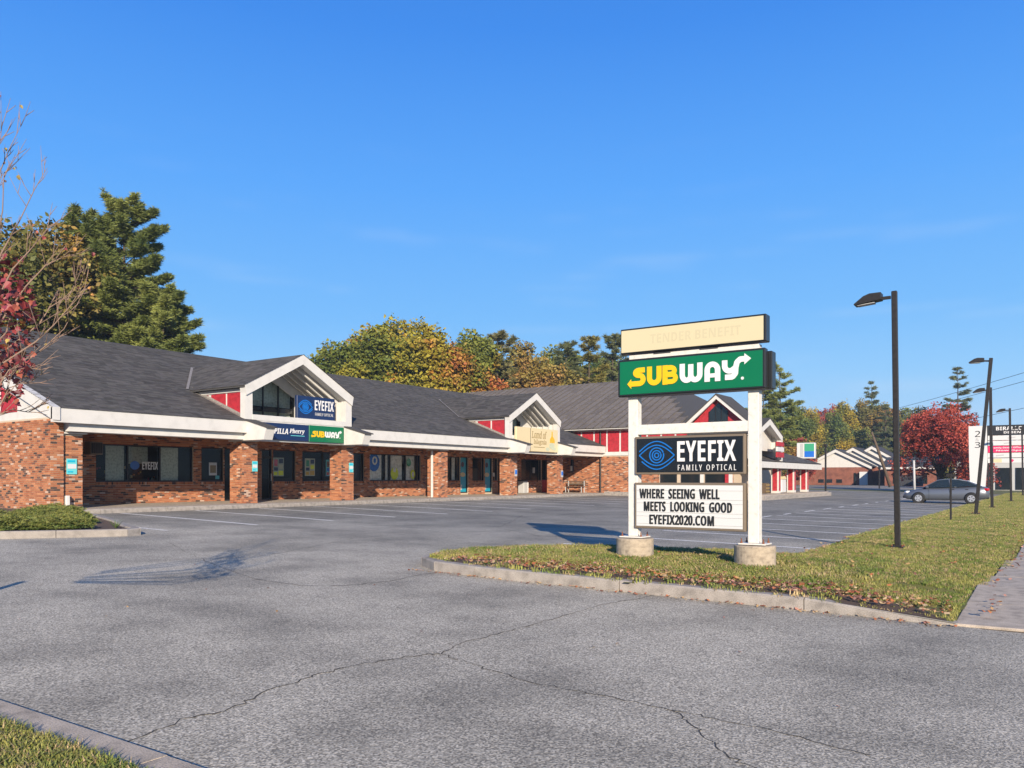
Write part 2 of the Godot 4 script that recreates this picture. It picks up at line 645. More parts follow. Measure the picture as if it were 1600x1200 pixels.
func materials() -> void:
	var simplex := FastNoiseLite.TYPE_SIMPLEX_SMOOTH
	var cell := FastNoiseLite.TYPE_CELLULAR
	var soft := noise_tex(simplex, 0.012, [[0.0, 0.72], [0.45, 0.9], [1.0, 1.0]], 512, 3, 5)
	var blotch := noise_tex(simplex, 0.008, [[0.0, 0.76], [0.4, 0.9], [0.6, 0.95], [1.0, 1.0]], 512, 9, 5)
	var fine := noise_tex(simplex, 0.09, [[0.0, 0.72], [0.5, 0.9], [1.0, 1.0]], 512, 4, 4)
	var fine_n := noise_tex(simplex, 0.12, [], 512, 8, 3, true, 3.0)
	M.soft = soft
	var stones := noise_tex(cell, 0.11, [[0.0, 0.52], [0.3, 0.68], [0.6, 0.8], [0.85, 0.9], [1.0, 1.0]], 1024, 11, 1)
	var stones_n := noise_tex(cell, 0.11, [], 1024, 11, 1, true, 5.0)
	var m := mat("asphalt", lin(0.80, 0.715, 0.565), 0.9)
	m.vertex_color_use_as_albedo = true
	grain(m, stones, 0.75, stones_n, 0.7, blotch, 0.11)
	m = mat("road", lin(0.36, 0.32, 0.27), 0.9)
	grain(m, fine, 0.5, null, 1.0, soft, 0.05)
	m = mat("earth", lin(0.075, 0.07, 0.03), 0.95)
	grain(m, fine, 0.6, null, 1.0, soft, 0.05)
	m = mat("turf", lin(0.19, 0.19, 0.05), 0.95)
	m.vertex_color_use_as_albedo = true
	grain(m, fine, 1.7, fine_n, 0.8, soft, 0.3)
	m = mat("mulch", lin(0.12, 0.075, 0.05), 0.95)
	grain(m, fine, 3.0, fine_n, 1.5)
	m = mat("paint_line", lin(0.95, 0.9, 0.82), 0.8)
	grain(m, noise_tex(simplex, 0.05, [[0.0, 0.6], [0.35, 0.75], [0.55, 0.97], [1.0, 1.0]], 512, 31, 5), 0.7)
	m = mat("crack", lin(0.05, 0.045, 0.04), 0.95)
	m = mat("concrete", lin(0.66, 0.55, 0.43), 0.9)
	m.vertex_color_use_as_albedo = true
	grain(m, fine, 1.3, fine_n, 0.6, soft, 0.6)
	m = mat("pier_concrete", lin(0.56, 0.46, 0.34), 0.9)
	grain(m, noise_tex(simplex, 0.02, [[0.0, 0.6], [0.3, 0.85], [0.6, 0.97], [1.0, 1.0]], 512, 71, 5), 0.9, fine_n, 0.8, fine, 2.5)
	m = mat("mortar", lin(0.62, 0.5, 0.37), 0.95)
	grain(m, fine, 2.0)
	m = mat("brick", Color.WHITE, 0.9)
	m.vertex_color_use_as_albedo = true
	grain(m, fine, 3.5, fine_n, 0.8)
	m = mat("white_paint", lin(0.58, 0.56, 0.525), 0.55)
	grain(m, noise_tex(simplex, 0.01, [[0.0, 0.94], [0.4, 0.98], [1.0, 1.0]], 512, 41, 5), 0.35)
	m = mat("post_paint", lin(0.66, 0.63, 0.57), 0.5)
	grain(m, noise_tex(simplex, 0.02, [[0.0, 0.88], [0.35, 0.97], [1.0, 1.0]], 512, 43, 5), 0.9)
	m = mat("red_board", lin(0.42, 0.02, 0.03), 0.6)
	grain(m, noise_tex(simplex, 0.012, [[0.0, 0.75], [0.5, 0.93], [1.0, 1.0]], 512, 45, 5), 0.6)
	m = mat("shingle", Color.WHITE, 0.95)
	m.vertex_color_use_as_albedo = true
	grain(m, fine, 3.0)
	m = mat("roof_deck", lin(0.05, 0.047, 0.045), 0.95)
	m = mat("flashing", lin(0.3, 0.27, 0.24), 0.7)
	grain(m, soft, 1.0)
	m = mat("grey_roof", lin(0.25, 0.215, 0.185), 0.85)
	m.vertex_color_use_as_albedo = true
	grain(m, fine, 1.5, null, 1.0, soft, 0.5)
	mat("black_metal", lin(0.012, 0.012, 0.013), 0.45)
	m = mat("bronze", lin(0.028, 0.024, 0.022), 0.5, 0.3)
	grain(m, soft, 1.2)
	mat("sign_case", lin(0.012, 0.013, 0.014), 0.35)
	mat("brown_frame", lin(0.2, 0.155, 0.11), 0.5, 0.3)
	m = mat("rust", lin(0.25, 0.09, 0.04), 0.9)
	grain(m, fine, 6.0)
	m = mat("pane", lin(0.03, 0.04, 0.04, 0.12), 0.04)
	m.transparency = BaseMaterial3D.TRANSPARENCY_ALPHA
	m.metallic_specular = 0.3
	m = mat("dark_pane", lin(0.012, 0.016, 0.018), 0.05)
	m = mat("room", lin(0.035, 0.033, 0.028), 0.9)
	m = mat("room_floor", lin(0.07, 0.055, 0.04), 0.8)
	m = mat("curtain", lin(0.42, 0.5, 0.42), 0.9)
	grain(m, soft, 1.2)
	m = mat("white_film", lin(0.82, 0.84, 0.76), 0.8)
	grain(m, soft, 0.7)
	mat("teal", lin(0.0, 0.36, 0.52), 0.5)
	mat("teal_light", lin(0.12, 0.5, 0.52), 0.6)
	mat("blue", lin(0.005, 0.12, 0.5), 0.8)
	mat("lime", lin(0.7, 0.78, 0.01), 0.8)
	mat("leaf_green", lin(0.04, 0.3, 0.16), 0.5)
	mat("cream_face", lin(0.545, 0.47, 0.295), 0.4)
	mat("cream_ghost", lin(0.49, 0.43, 0.275), 0.4)
	mat("subway_green", lin(0.0, 0.125, 0.046), 0.3)
	mat("subway_yellow", lin(0.72, 0.42, 0.0), 0.4)
	mat("letter_white", lin(0.64, 0.63, 0.62), 0.45)
	mat("letter_black", lin(0.012, 0.012, 0.012), 0.5)
	mat("sign_black", lin(0.008, 0.009, 0.011), 0.25)
	mat("eye_blue", lin(0.005, 0.13, 0.45), 0.4)
	mat("navy", lin(0.006, 0.02, 0.075), 0.45)
	mat("board_white", lin(0.56, 0.56, 0.55), 0.4)
	mat("board_rail", lin(0.42, 0.42, 0.42), 0.4)
	mat("candy_face", lin(0.60, 0.5, 0.3), 0.5)
	mat("candy_ink", lin(0.22, 0.15, 0.05), 0.6)
	mat("candy_gold", lin(0.62, 0.36, 0.02), 0.5)
	mat("pale_sage", lin(0.45, 0.47, 0.33), 0.6)
	mat("pink", lin(0.75, 0.02, 0.11), 0.5)
	mat("car_paint", lin(0.105, 0.12, 0.15), 0.3, 0.45).clearcoat_enabled = true
	mat("car_glass", lin(0.014, 0.022, 0.028), 0.05)
	mat("tyre", lin(0.012, 0.012, 0.012), 0.85)
	mat("rim", lin(0.5, 0.5, 0.52), 0.35, 0.7)
	mat("car_trim", lin(0.015, 0.015, 0.016), 0.5)
	mat("tail_lens", lin(0.45, 0.01, 0.02), 0.15)
	mat("head_lens", lin(0.6, 0.63, 0.66), 0.1)
	mat("skin_grey", lin(0.4, 0.4, 0.4), 0.7)
	mat("dark_slate", lin(0.035, 0.035, 0.04), 0.9)
	m = mat("bark", lin(0.11, 0.08, 0.055), 0.95)
	grain(m, fine, 1.5)
	m = mat("twig", lin(0.30, 0.2, 0.15), 0.9)
	grain(m, fine, 6.0)
	m = mat("far_brick", lin(0.36, 0.13, 0.08), 0.9)
	grain(m, noise_tex(cell, 0.12, [[0.0, 0.65], [0.6, 0.9], [1.0, 1.0]], 512, 51, 1), 0.5, null, 1.0, soft, 0.1)
	m = mat("wood_pole", lin(0.13, 0.09, 0.06), 0.95)
	grain(m, fine, 2.0)
	m = mat("leaf", Color.WHITE, 0.7)
	m.vertex_color_use_as_albedo = true
	m.backlight_enabled = true
	m.backlight = Color(0.5, 0.5, 0.5)
	m = mat("grass", Color.WHITE, 0.75)
	m.vertex_color_use_as_albedo = true
	m.backlight_enabled = true
	m.backlight = Color(0.4, 0.4, 0.4)
	M.tuft = tuft_mesh(20, 0.06, 0.7, 101)
	M.clump = leaf_mesh(10, 0.36, 102)
	M.blades = blade_mesh(11, 103, 0.062, 0.04)
	M.blades_far = blade_mesh(11, 104, 0.075, 0.13)
	var st := S()
	box(st, Vector3.ZERO, Vector3.ONE)
	st.generate_normals()
	unit_brick = st.commit()

# a sheet over the ground, cut into cells; keep(u, v) says where, tint(u, v) gives its colour, lift its height over G
func sheet(st: SurfaceTool, u0: float, u1: float, v0: float, v1: float, step: float, lift: float, tint: Callable, keep = null) -> void:
	var nu := int(ceil((u1 - u0) / step))
	var nv := int(ceil((v1 - v0) / step))
	for i in nu:
		for j in nv:
			var a := u0 + (u1 - u0) * i / nu
			var b := u0 + (u1 - u0) * (i + 1) / nu
			var c := v0 + (v1 - v0) * j / nv
			var d := v0 + (v1 - v0) * (j + 1) / nv
			if keep != null and not keep.call((a + b) / 2, (c + d) / 2):
				continue
			var q := [[a, c], [b, c], [b, d], [a, d]]
			for k in [0, 2, 1, 0, 3, 2]:
				st.set_color(tint.call(q[k][0], q[k][1]))
				st.add_vertex(P(q[k][0], q[k][1], G(q[k][1]) + lift))

func white(_u: float, _v: float) -> Color:
	return Color.WHITE

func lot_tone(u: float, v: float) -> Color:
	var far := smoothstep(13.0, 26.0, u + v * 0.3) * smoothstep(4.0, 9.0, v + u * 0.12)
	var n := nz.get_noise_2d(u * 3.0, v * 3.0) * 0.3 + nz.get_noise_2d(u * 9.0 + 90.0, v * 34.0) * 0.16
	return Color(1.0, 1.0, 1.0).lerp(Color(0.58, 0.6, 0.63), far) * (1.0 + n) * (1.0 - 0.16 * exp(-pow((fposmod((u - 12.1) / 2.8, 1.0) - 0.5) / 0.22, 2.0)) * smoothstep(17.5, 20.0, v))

func strip(st: SurfaceTool, pts: Array, w: float, lift: float) -> void:
	for i in pts.size() - 1:
		var a := Vector2(pts[i][0], pts[i][1])
		var b := Vector2(pts[i + 1][0], pts[i + 1][1])
		var n := (b - a).orthogonal().normalized() * w / 2.0
		var e := (b - a).normalized() * w * 0.25
		var q := []
		for k in [a - n - e, a + n - e, b + n + e, b - n + e]:
			q.append(P(k.x, k.y, G(k.y) + lift))
		face(st, q, Vector3.UP)

func ground() -> void:
	var st := S()
	for c in [[-200.0, 0.0], [0.0, 26.0], [26.0, 320.0]]:
		for i in 8:
			var a := -150.0 + i * 100.0
			face(st, [P(a, c[0], G(c[0]) - 0.03), P(a + 100.0, c[0], G(c[0]) - 0.03), P(a + 100.0, c[1], G(c[1]) - 0.03), P(a, c[1], G(c[1]) - 0.03)], Vector3.UP)
	structure("ground", st, M.earth)
	st = S(true)
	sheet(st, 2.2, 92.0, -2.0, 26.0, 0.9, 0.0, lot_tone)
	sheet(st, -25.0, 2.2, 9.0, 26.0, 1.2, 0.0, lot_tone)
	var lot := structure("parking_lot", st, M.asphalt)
	st = S()
	sheet(st, -60.0, 200.0, -14.0, -2.0, 6.0, 0.0, white)
	structure("road", st, M.road)
	# bays in front of the shops and along the verge
	for k in 13:
		var u := 12.1 + 2.8 * k
		if k == 0:
			continue
		st = S()
		strip(st, [[u - 0.2, 18.4], [u, 21.0], [u + 0.15, 23.5], [u + 0.25, 25.8]], 0.15, 0.004)
		part(lot, "parking_line", st, M.paint_line)
	st = S()
	strip(st, [[11.9, 18.3], [11.95, 19.6]], 0.11, 0.004)
	part(lot, "parking_line", st, M.paint_line)
	for k in 19:
		var u := 15.55 + 2.75 * k
		st = S()
		strip(st, [[u, 4.3], [u + 0.05, 9.1]], 0.16, 0.004)
		part(lot, "parking_line", st, M.paint_line)
	for k in 12:
		var u := 30.0 + 3.3 * k
		st = S()
		strip(st, [[u, 9.2], [u + rr(0.8, 2.2), 9.25]], 0.12, 0.004)
		part(lot, "parking_line", st, M.paint_line)
	# cracks
	for c in [
		[[[2.5, 4.4], [2.77, 4.49], [3.12, 4.6], [3.35, 4.52], [3.71, 4.65], [4.2, 4.75], [4.67, 4.76], [5.03, 4.68], [5.41, 4.54], [5.51, 4.45], [5.97, 4.58], [6.32, 4.55], [6.98, 4.54], [7.8, 4.57], [8.73, 4.58], [9.49, 4.42], [9.86, 4.4]], 0.021],
		[[[5.51, 4.45], [5.38, 4.0], [5.23, 3.52], [5.17, 3.08], [5.2, 2.67], [5.16, 2.22], [5.14, 1.85], [5.13, 1.51], [5.0, 0.9]], 0.016],
		[[[5.15, 2.17], [4.95, 1.97], [4.74, 1.79], [4.48, 1.54], [4.37, 1.3]], 0.013],
		[[[9.85, 8.04], [9.58, 8.04], [8.65, 7.92], [7.93, 8.08], [7.55, 8.54], [7.58, 9.51]], 0.024],
		[[[7.58, 9.51], [8.37, 11.63], [9.2, 13.6], [10.17, 15.66]], 0.012],
		[[[5.51, 4.45], [5.48, 4.78], [5.47, 5.09]], 0.009],
		[[[9.9, 12.0], [11.5, 12.6], [13.4, 13.4], [13.6, 15.5]], 0.022],
		[[[17.0, 10.6], [18.6, 13.0], [21.0, 14.2], [25.0, 16.3], [31.0, 17.2]], 0.03],
		[[[24.0, 10.6], [28.0, 12.6], [36.0, 13.1], [41.0, 15.0]], 0.035],
	]:
		st = S()
		var fine := []
		for i in c[0].size() - 1:
			for k in 6:
				var f := k / 6.0
				var q := [lerpf(c[0][i][0], c[0][i + 1][0], f), lerpf(c[0][i][1], c[0][i + 1][1], f)]
				var amp := 0.03 if k else 0.0
				fine.append([q[0] + rr(-amp, amp), q[1] + rr(-amp, amp)])
		fine.append(c[0][-1])
		for i in fine.size() - 1:
			strip(st, [fine[i], fine[i + 1]], c[1] * rr(0.25, 0.85), 0.003 + 0.0004 * (i % 2))
		part(lot, "crack", st, M.crack)
	# the pavement along the road, slab by slab
	var walk := S()
	face(walk, [P(9.9, -1.2, 0.012), P(12.0, -1.2, 0.085), P(12.0, 0.9, 0.085), P(9.9, 0.9, 0.012)], Vector3.UP)
	face(walk, [P(12.0, -1.2, 0.085), P(110.0, -1.2, 0.085), P(110.0, 0.72, 0.085), P(12.0, 0.72, 0.085)], Vector3.UP)
	var pv := structure("pavement", walk, M.mulch)
	var u := 9.92
	while u < 70.0:
		var l := 1.5
		var edge := 0.94 if u < 13.0 else (0.82 if u < 16.0 else 0.68)
		var h := 0.03 + 0.075 * clampf((u + 0.75 - 9.9) / 2.1, 0, 1)
		st = S()
		cbox(st, P(u + l / 2, (edge - 1.2) / 2, h - 0.05), Vector3(l - 0.014, 0.12, edge + 1.2), 0.012, Basis(Vector3(0, 0, 1), 0.035 if u < 12.0 else 0.0), Color(1.75, 1.68, 1.6) * rr(0.93, 1.06))
		part(pv, "pavement_slab", st, M.concrete)
		u += l

# a row of kerb stones along a line; top(i) gives the height of the top over the ground
func kerb(root: Node, pts: Array, w: float, hgt: float, inner: float, drop_to := -1.0, seg := 1.9, tone := 1.0) -> void:
	var left := 0.0
	for i in pts.size() - 1:
		var a := Vector2(pts[i][0], pts[i][1])
		var b := Vector2(pts[i + 1][0], pts[i + 1][1])
		var d := (b - a).normalized()
		var nn := d.orthogonal() * -inner
		var n := maxi(1, int(round(a.distance_to(b) / seg)))
		for k in n:
			var p := a.lerp(b, float(k) / n) + d * 0.006
			var q := a.lerp(b, float(k + 1) / n) - d * 0.006
			var h0 := hgt
			var h1 := hgt
			if drop_to >= 0.0 and i == 0 and k == 0:
				h0 = drop_to
			var c := Color(0.74, 0.79, 0.89) * rr(0.9, 1.06) * tone
			var st := S()
			var ch := 0.02
			var j := rr(-0.008, 0.008)
			var ring := func(e: Vector2, h: float) -> Array:
				var g := G(e.y)
				var r := []
				for z in [[0.0, -0.1], [0.0, h - ch], [ch, h], [w - ch, h], [w, h - ch], [w, -0.1]]:
					var f: Vector2 = e + nn * (z[0] + j)
					r.append(P(f.x, f.y, g + z[1]))
				return r
			var r0: Array = ring.call(p, h0)
			var r1: Array = ring.call(q, h1)
			for z in 5:
				var up := Vector3(0, 1, 0) if z in [1, 2, 3] else Vector3.ZERO
				var sd := P(nn.x, nn.y, 0) * (-1.0 if z < 2 else 1.0)
				if z == 2:
					sd = Vector3.ZERO
				face(st, [r0[z], r0[z + 1], r1[z + 1], r1[z]], up + sd, c)
			face(st, r0, P(-d.x, -d.y, 0), c)
			face(st, r1, P(d.x, d.y, 0), c)
			part(root, "kerb_stone", st, M.concrete)

# ------------------------------------------------------------------ the brick shopping plaza
func roof_h(v: float) -> float:
	return EAVE_H + PITCH * (v - EAVE)

func glazing(root: Node, u0: float, u1: float, h0: float, h1: float, mull: Array, nm := "window", v := 31.26) -> MeshInstance3D:
	var st := S()
	var t := 0.06
	var e := [u0] + mull + [u1]
	bx(st, u0, u1, v, v + 0.1, h0, h0 + t)
	bx(st, u0, u1, v, v + 0.1, h1 - t, h1)
	for i in e.size():
		var c: float = e[i]
		if i == 0:
			c += t / 2
		elif i == e.size() - 1:
			c -= t / 2
		bx(st, c - t / 2, c + t / 2, v - 0.003, v + 0.103, h0 + 0.002, h1 - 0.002)
	var w := part(root, nm, st, M.black_metal)
	for i in e.size() - 1:
		st = S()
		face(st, [P(e[i] + 0.03, v + 0.05, h0 + 0.03), P(e[i + 1] - 0.03, v + 0.05, h0 + 0.03), P(e[i + 1] - 0.03, v + 0.05, h1 - 0.03), P(e[i] + 0.03, v + 0.05, h1 - 0.03)], P(0, -1, 0))
		part(w, "pane", st, M.pane)
	return w

func sheet_in(w: Node, nm: String, u0: float, u1: float, h0: float, h1: float, m: Material, v := 31.45) -> void:
	var st := S()
	bx(st, u0, u1, v, v + 0.012, h0, h1)
	part(w, nm, st, m)

func ball(w: Node, nm: String, cu: float, ch: float, ru: float, rh: float, m: Material, v: float) -> void:
	var st := S()
	var pl := PackedVector2Array()
	for i in 20:
		pl.append(Vector2(cu + cos(TAU * i / 20) * ru, ch + sin(TAU * i / 20) * rh))
	prism(st, pl, along_v(), v, v + 0.006)
	part(w, nm, st, m)

func pillar(root: Node, u: float) -> void:
	var w := 0.75
	var st := S()
	bx(st, u - w / 2, u + w / 2, 27.42, 27.42 + w, FLOOR - 0.05, 3.12)
	var pl := part(root, "pillar", st, M.mortar)
	var xs := []
	var cs := []
	bricks(xs, cs, P(u - w / 2 - 0.011, 27.42, FLOOR), Vector3(1, 0, 0), Vector3(0, 0, 1), w + 0.022, 2.52)
	bricks(xs, cs, P(u - w / 2, 27.42 + w + 0.008, FLOOR), Vector3(0, 0, 1), Vector3(-1, 0, 0), w + 0.016, 2.52)
	bricks(xs, cs, P(u + w / 2, 27.42, FLOOR), Vector3(0, 0, -1), Vector3(1, 0, 0), w, 2.52)
	many(pl, "brickwork", unit_brick, M.brick, xs, cs)
	st = S()
	bx(st, u - w / 2 - 0.05, u + w / 2 + 0.05, 27.35, 27.42 + w + 0.05, 3.122, 3.17)
	part(pl, "cap", st, M.white_paint)

func plaza() -> void:
	var st := S()
	# walkway in front of the shops with its kerb
	var wk := S()
	bx(wk, 13.9, 51.95, 26.38, FRONT + 0.1, 0.3, FLOOR)
	bx(wk, 50.4, 51.95, 15.2, 26.376, 0.1, FLOOR - 0.02)
	bx(wk, 51.954, 67.5, 15.2, 21.0, 0.1, FLOOR - 0.02)
	var walk := structure("shop_walkway", wk, M.concrete)
	kerb(walk, [[12.9, 26.6], [13.6, 26.25], [14.6, 26.12], [50.2, 26.12]], 0.25, 0.15, 1.0, -1.0, 2.4)
	kerb(walk, [[50.2, 26.12], [50.15, 15.0], [67.7, 15.0]], 0.25, 0.27, 1.0, -1.0, 2.4)

	var b := thing("shopping_plaza", "long low brick shopping plaza with dark shingle roof and two white gables", "building", "", P(32.0, FRONT, FLOOR))
	# openings of the shop wall: u0, u1, h0, h1
	var sill := 1.47
	var head := 2.98
	var ops := [[17.25, 21.55, sill, head], [21.95, 23.1, sill, head], [23.14, 24.05, FLOOR, head], [25.2, 25.83, FLOOR, head], [25.87, 27.26, sill, head], [27.68, 30.4, sill, head],
		[30.8, 32.02, sill, head], [32.45, 36.7, sill, head], [38.5, 40.5, sill, head], [40.54, 41.35, FLOOR + 0.1, head], [41.8, 43.1, sill, head], [43.16, 44.0, FLOOR + 0.1, head], [44.06, 44.62, sill, head], [44.66, 45.6, FLOOR, head], [47.5, 50.18, sill, head], [50.24, 51.2, FLOOR, head]]
	var core := S()
	var top := 3.42
	var x := 14.0
	for q in ops:
		if q[0] > x:
			bx(core, x, q[0], FRONT, FRONT + 0.25, FLOOR - 0.1, top)
		if q[2] > FLOOR:
			bx(core, q[0], q[1], FRONT, FRONT + 0.25, FLOOR - 0.1, q[2])
		bx(core, q[0], q[1], FRONT, FRONT + 0.25, q[3], top)
		x = q[1]
	bx(core, x, WING_U, FRONT, FRONT + 0.25, FLOOR - 0.1, top)
	var wall := part(b, "shop_wall", core, M.mortar)
	var xs := []
	var cs := []
	var holes := []
	for q in ops:
		holes.append([q[0] - 14.0, q[1] - 14.0, q[2] - FLOOR - 0.12, q[3] - FLOOR])
	bricks(xs, cs, P(14.0, FRONT, FLOOR), Vector3(1, 0, 0), Vector3(0, 0, 1), WING_U - 14.0, top - FLOOR, holes)
	# bricks on end make the window sills
	for q in ops:
		if q[2] < 1.0:
			continue
		var a: float = q[0] + 0.035
		while a < q[1]:
			xs.append(Transform3D(Basis(Vector3(0.058, 0, 0), Vector3(0, 0.11, 0), Vector3(0, 0, 0.06)), P(a, FRONT - 0.01, sill - 0.057)))
			cs.append(brick_color())
			a += 0.068
	many(wall, "brickwork", unit_brick, M.brick, xs, cs)
	# rooms behind the glass
	st = S()
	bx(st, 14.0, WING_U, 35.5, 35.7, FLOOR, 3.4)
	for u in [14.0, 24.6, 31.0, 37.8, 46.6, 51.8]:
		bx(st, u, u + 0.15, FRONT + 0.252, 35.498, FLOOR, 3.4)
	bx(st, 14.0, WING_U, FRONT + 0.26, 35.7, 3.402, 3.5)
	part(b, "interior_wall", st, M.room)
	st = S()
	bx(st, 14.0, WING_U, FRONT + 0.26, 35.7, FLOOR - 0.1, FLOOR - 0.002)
	part(b, "interior_floor", st, M.room_floor)
	for q in [[18.0, 19.4, 33.2, 1.6], [20.3, 22.0, 33.6, 1.55], [26.5, 30.0, 33.5, 1.65], [33.0, 36.0, 34.0, 1.5], [42.0, 44.0, 34.0, 1.6], [48.0, 50.0, 33.4, 1.6]]:
		st = S()
		cbox(st, P((q[0] + q[1]) / 2, q[2], (FLOOR + q[3]) / 2), Vector3(q[1] - q[0], q[3] - FLOOR, 0.6), 0.02)
		part(b, "shop_counter", st, M.room_floor)
	# windows, from left to right
	var w := glazing(b, ops[0][0], ops[0][1], sill, head, [18.6, 20.02])
	sheet_in(w, "curtain", 17.75, 18.52, sill + 0.06, head - 0.06, M.curtain, 31.4)
	sheet_in(w, "curtain", 18.95, 19.8, sill + 0.75, head - 0.06, M.curtain, 31.8)
	sheet_in(w, "curtain", 20.1, 20.95, sill + 0.06, head - 0.06, M.curtain, 31.4)
	word(w, "window_lettering", "EYEFIX", "Droid Sans Bold", 19.25, 19.95, 1.98, 2.3, 0.0, M.board_white)
	w.get_child(-1).position.z = -31.3 - offset_of(w).z
	w.get_child(-1).position -= Vector3(offset_of(w).x, offset_of(w).y, 0)
	ball(w, "window_emblem", 18.95, 2.15, 0.2, 0.18, M.eye_blue, 31.34)
	rng.seed = 12
	var goods := [lin(0.5, 0.2, 0.05), lin(0.5, 0.35, 0.1), lin(0.45, 0.45, 0.4), lin(0.4, 0.05, 0.05)]
	for k in 26:
		st = S()
		var uu := rr(17.6, 21.3)
		cbox(st, P(uu, rr(31.8, 32.6), sill + rr(0.1, 0.62)), Vector3(rr(0.05, 0.1), rr(0.05, 0.13), 0.06), 0.008)
		part(w, "display_item", st, M["goods_%d" % (k % 4)] if k > 3 else mat("goods_%d" % k, goods[k], 0.6))
	w = glazing(b, ops[1][0], ops[1][1], sill, head, [])
	sheet_in(w, "poster", 22.45, 22.85, 1.75, 2.32, M.board_white, 31.34)
	sheet_in(w, "poster", 22.5, 22.8, 1.86, 2.2, M.candy_ink, 31.333)
	sheet_in(w, "poster", 22.78, 22.98, 1.58, 1.74, M.teal_light, 31.34)
	glazing(b, ops[2][0], ops[2][1], FLOOR + 0.01, head, [], "door")
	var d := glazing(b, ops[3][0], ops[3][1], FLOOR + 0.01, 2.62, [], "door")
	st = S()
	tube(st, [P(25.74, 31.2, 1.5), P(25.74, 31.17, 1.52), P(25.74, 31.17, 1.82), P(25.74, 31.2, 1.84)], [0.015, 0.015, 0.015, 0.015])
	part(d, "handle", st, M.rim)
	glazing(b, ops[3][0], ops[3][1], 2.622, head, [], "transom")
	w = glazing(b, ops[4][0], ops[4][1], sill, head, [])
	poster(w, 26.0, 26.66, 1.72, 2.62, [M.curtain, M.pale_sage, M.lime, M.tail_lens, M.navy])
	w = glazing(b, ops[5][0], ops[5][1], sill, head, [29.1])
	poster(w, 28.0, 28.66, 1.74, 2.62, [M.pale_sage, M.lime, M.candy_gold, M.leaf_green, M.navy])
	poster(w, 29.4, 29.95, 1.74, 2.58, [M.teal_light, M.candy_face, M.tail_lens, M.rust, M.blue])
	w = glazing(b, ops[6][0], ops[6][1], sill, head, [])
	sheet_in(w, "curtain", 31.2, 31.75, sill + 0.06, head - 0.06, M.room, 31.5)
	w = glazing(b, ops[7][0], ops[7][1], sill, head, [33.72, 34.15, 35.45, 36.45])
	sheet_in(w, "window_film", 32.5, 33.6, sill + 0.05, head - 0.05, M.white_film, 31.42)
	sheet_in(w, "window_film", 33.8, 34.1, sill + 0.05, head - 0.05, M.white_film, 31.42)
	sheet_in(w, "window_film", 34.25, 35.3, sill + 0.05, head - 0.05, M.white_film, 31.42)
	sheet_in(w, "window_film", 35.6, 36.4, sill + 0.05, head - 0.05, M.white_film, 31.42)
	ball(w, "blue_disc", 32.95, 2.5, 0.44, 0.5, M.blue, 31.36)
	ball(w, "white_spot", 33.0, 2.6, 0.2, 0.24, M.white_film, 31.35)
	ball(w, "blue_ring", 33.0, 2.6, 0.1, 0.14, M.blue, 31.343)
	ball(w, "lime_drop", 34.62, 1.9, 0.32, 0.36, M.lime, 31.36)
	ball(w, "white_spot", 34.62, 2.12, 0.12, 0.16, M.white_film, 31.35)
	ball(w, "green_drop", 35.85, 2.55, 0.2, 0.24, M.leaf_green, 31.36)
	ball(w, "lime_drop", 36.2, 1.86, 0.2, 0.27, M.lime, 31.36)
	ball(w, "white_spot", 36.2, 1.84, 0.1, 0.17, M.white_film, 31.35)
	w = glazing(b, ops[8][0], ops[8][1], sill, head, [39.7])
	sheet_in(w, "curtain", 39.85, 40.35, sill + 0.06, head - 0.06, M.white_film, 31.5)
	sheet_in(w, "curtain", 38.7, 39.5, sill + 0.06, head - 0.06, M.curtain, 31.7)
	for q in [[9, "door"], [11, "door"]]:
		d = glazing(b, ops[q[0]][0], ops[q[0]][1], FLOOR + 0.1, head, [], "door")
		sheet_in(d, "teal_panel", ops[q[0]][0] + 0.06, ops[q[0]][1] - 0.06, FLOOR + 0.17, head - 0.06, M.teal, 31.33)
		ball(d, "cream_spot", ops[q[0]][0] + 0.4, 1.86, 0.26, 0.14, M.candy_face, 31.32)
		ball(d, "dark_spot", ops[q[0]][0] + 0.38, 2.5, 0.15, 0.17, M.navy, 31.32)
		sheet_in(d, "notice", ops[q[0]][0] + 0.1, ops[q[0]][0] + 0.32, FLOOR + 0.3, FLOOR + 0.62, M.board_white, 31.318)
	w = glazing(b, ops[10][0], ops[10][1], sill, head, [])
	sheet_in(w, "curtain", 41.9, 42.9, sill + 0.06, head - 0.7, M.room_floor, 31.6)
	w = glazing(b, ops[12][0], ops[12][1], sill, head, [])
	sheet_in(w, "notice", 44.15, 44.45, 1.75, 2.0, M.board_white, 31.33)
	glazing(b, ops[13][0], ops[13][1], FLOOR + 0.01, head, [], "door")
	w = glazing(b, ops[14][0], ops[14][1], sill, head, [48.85])
	sheet_in(w, "notice", 49.2, 49.5, 2.0, 2.4, M.board_white, 31.33)
	sheet_in(w, "curtain", 47.6, 48.7, sill + 0.06, head - 0.1, M.room_floor, 31.6)
	d = glazing(b, ops[15][0], ops[15][1], 1.5, head, [], "door")
	sheet_in(d, "red_panel", 50.24, 51.2, FLOOR + 0.02, 1.498, M.red_board, 31.28)
	# pillars and the wall that ends the walkway
	for u in [21.55, 27.05, 34.1, 40.9, 46.4]:
		pillar(b, u)
	st = S()
	bx(st, 13.64, 14.06, 27.4, 48.0, 0.2, 3.62)
	bx(st, 14.062, 14.74, 27.5, 28.2, 0.2, 3.1)
	var ew := part(b, "end_wall", st, M.mortar)
	xs = []
	cs = []
	rng.seed = 33
	bricks(xs, cs, P(13.64, 35.4, 0.45), Vector3(0, 0, 1), Vector3(-1, 0, 0), 8.01, 3.17)
	bricks(xs, cs, P(13.63, 27.4, 0.45), Vector3(1, 0, 0), Vector3(0, 0, 1), 0.436, 3.17)
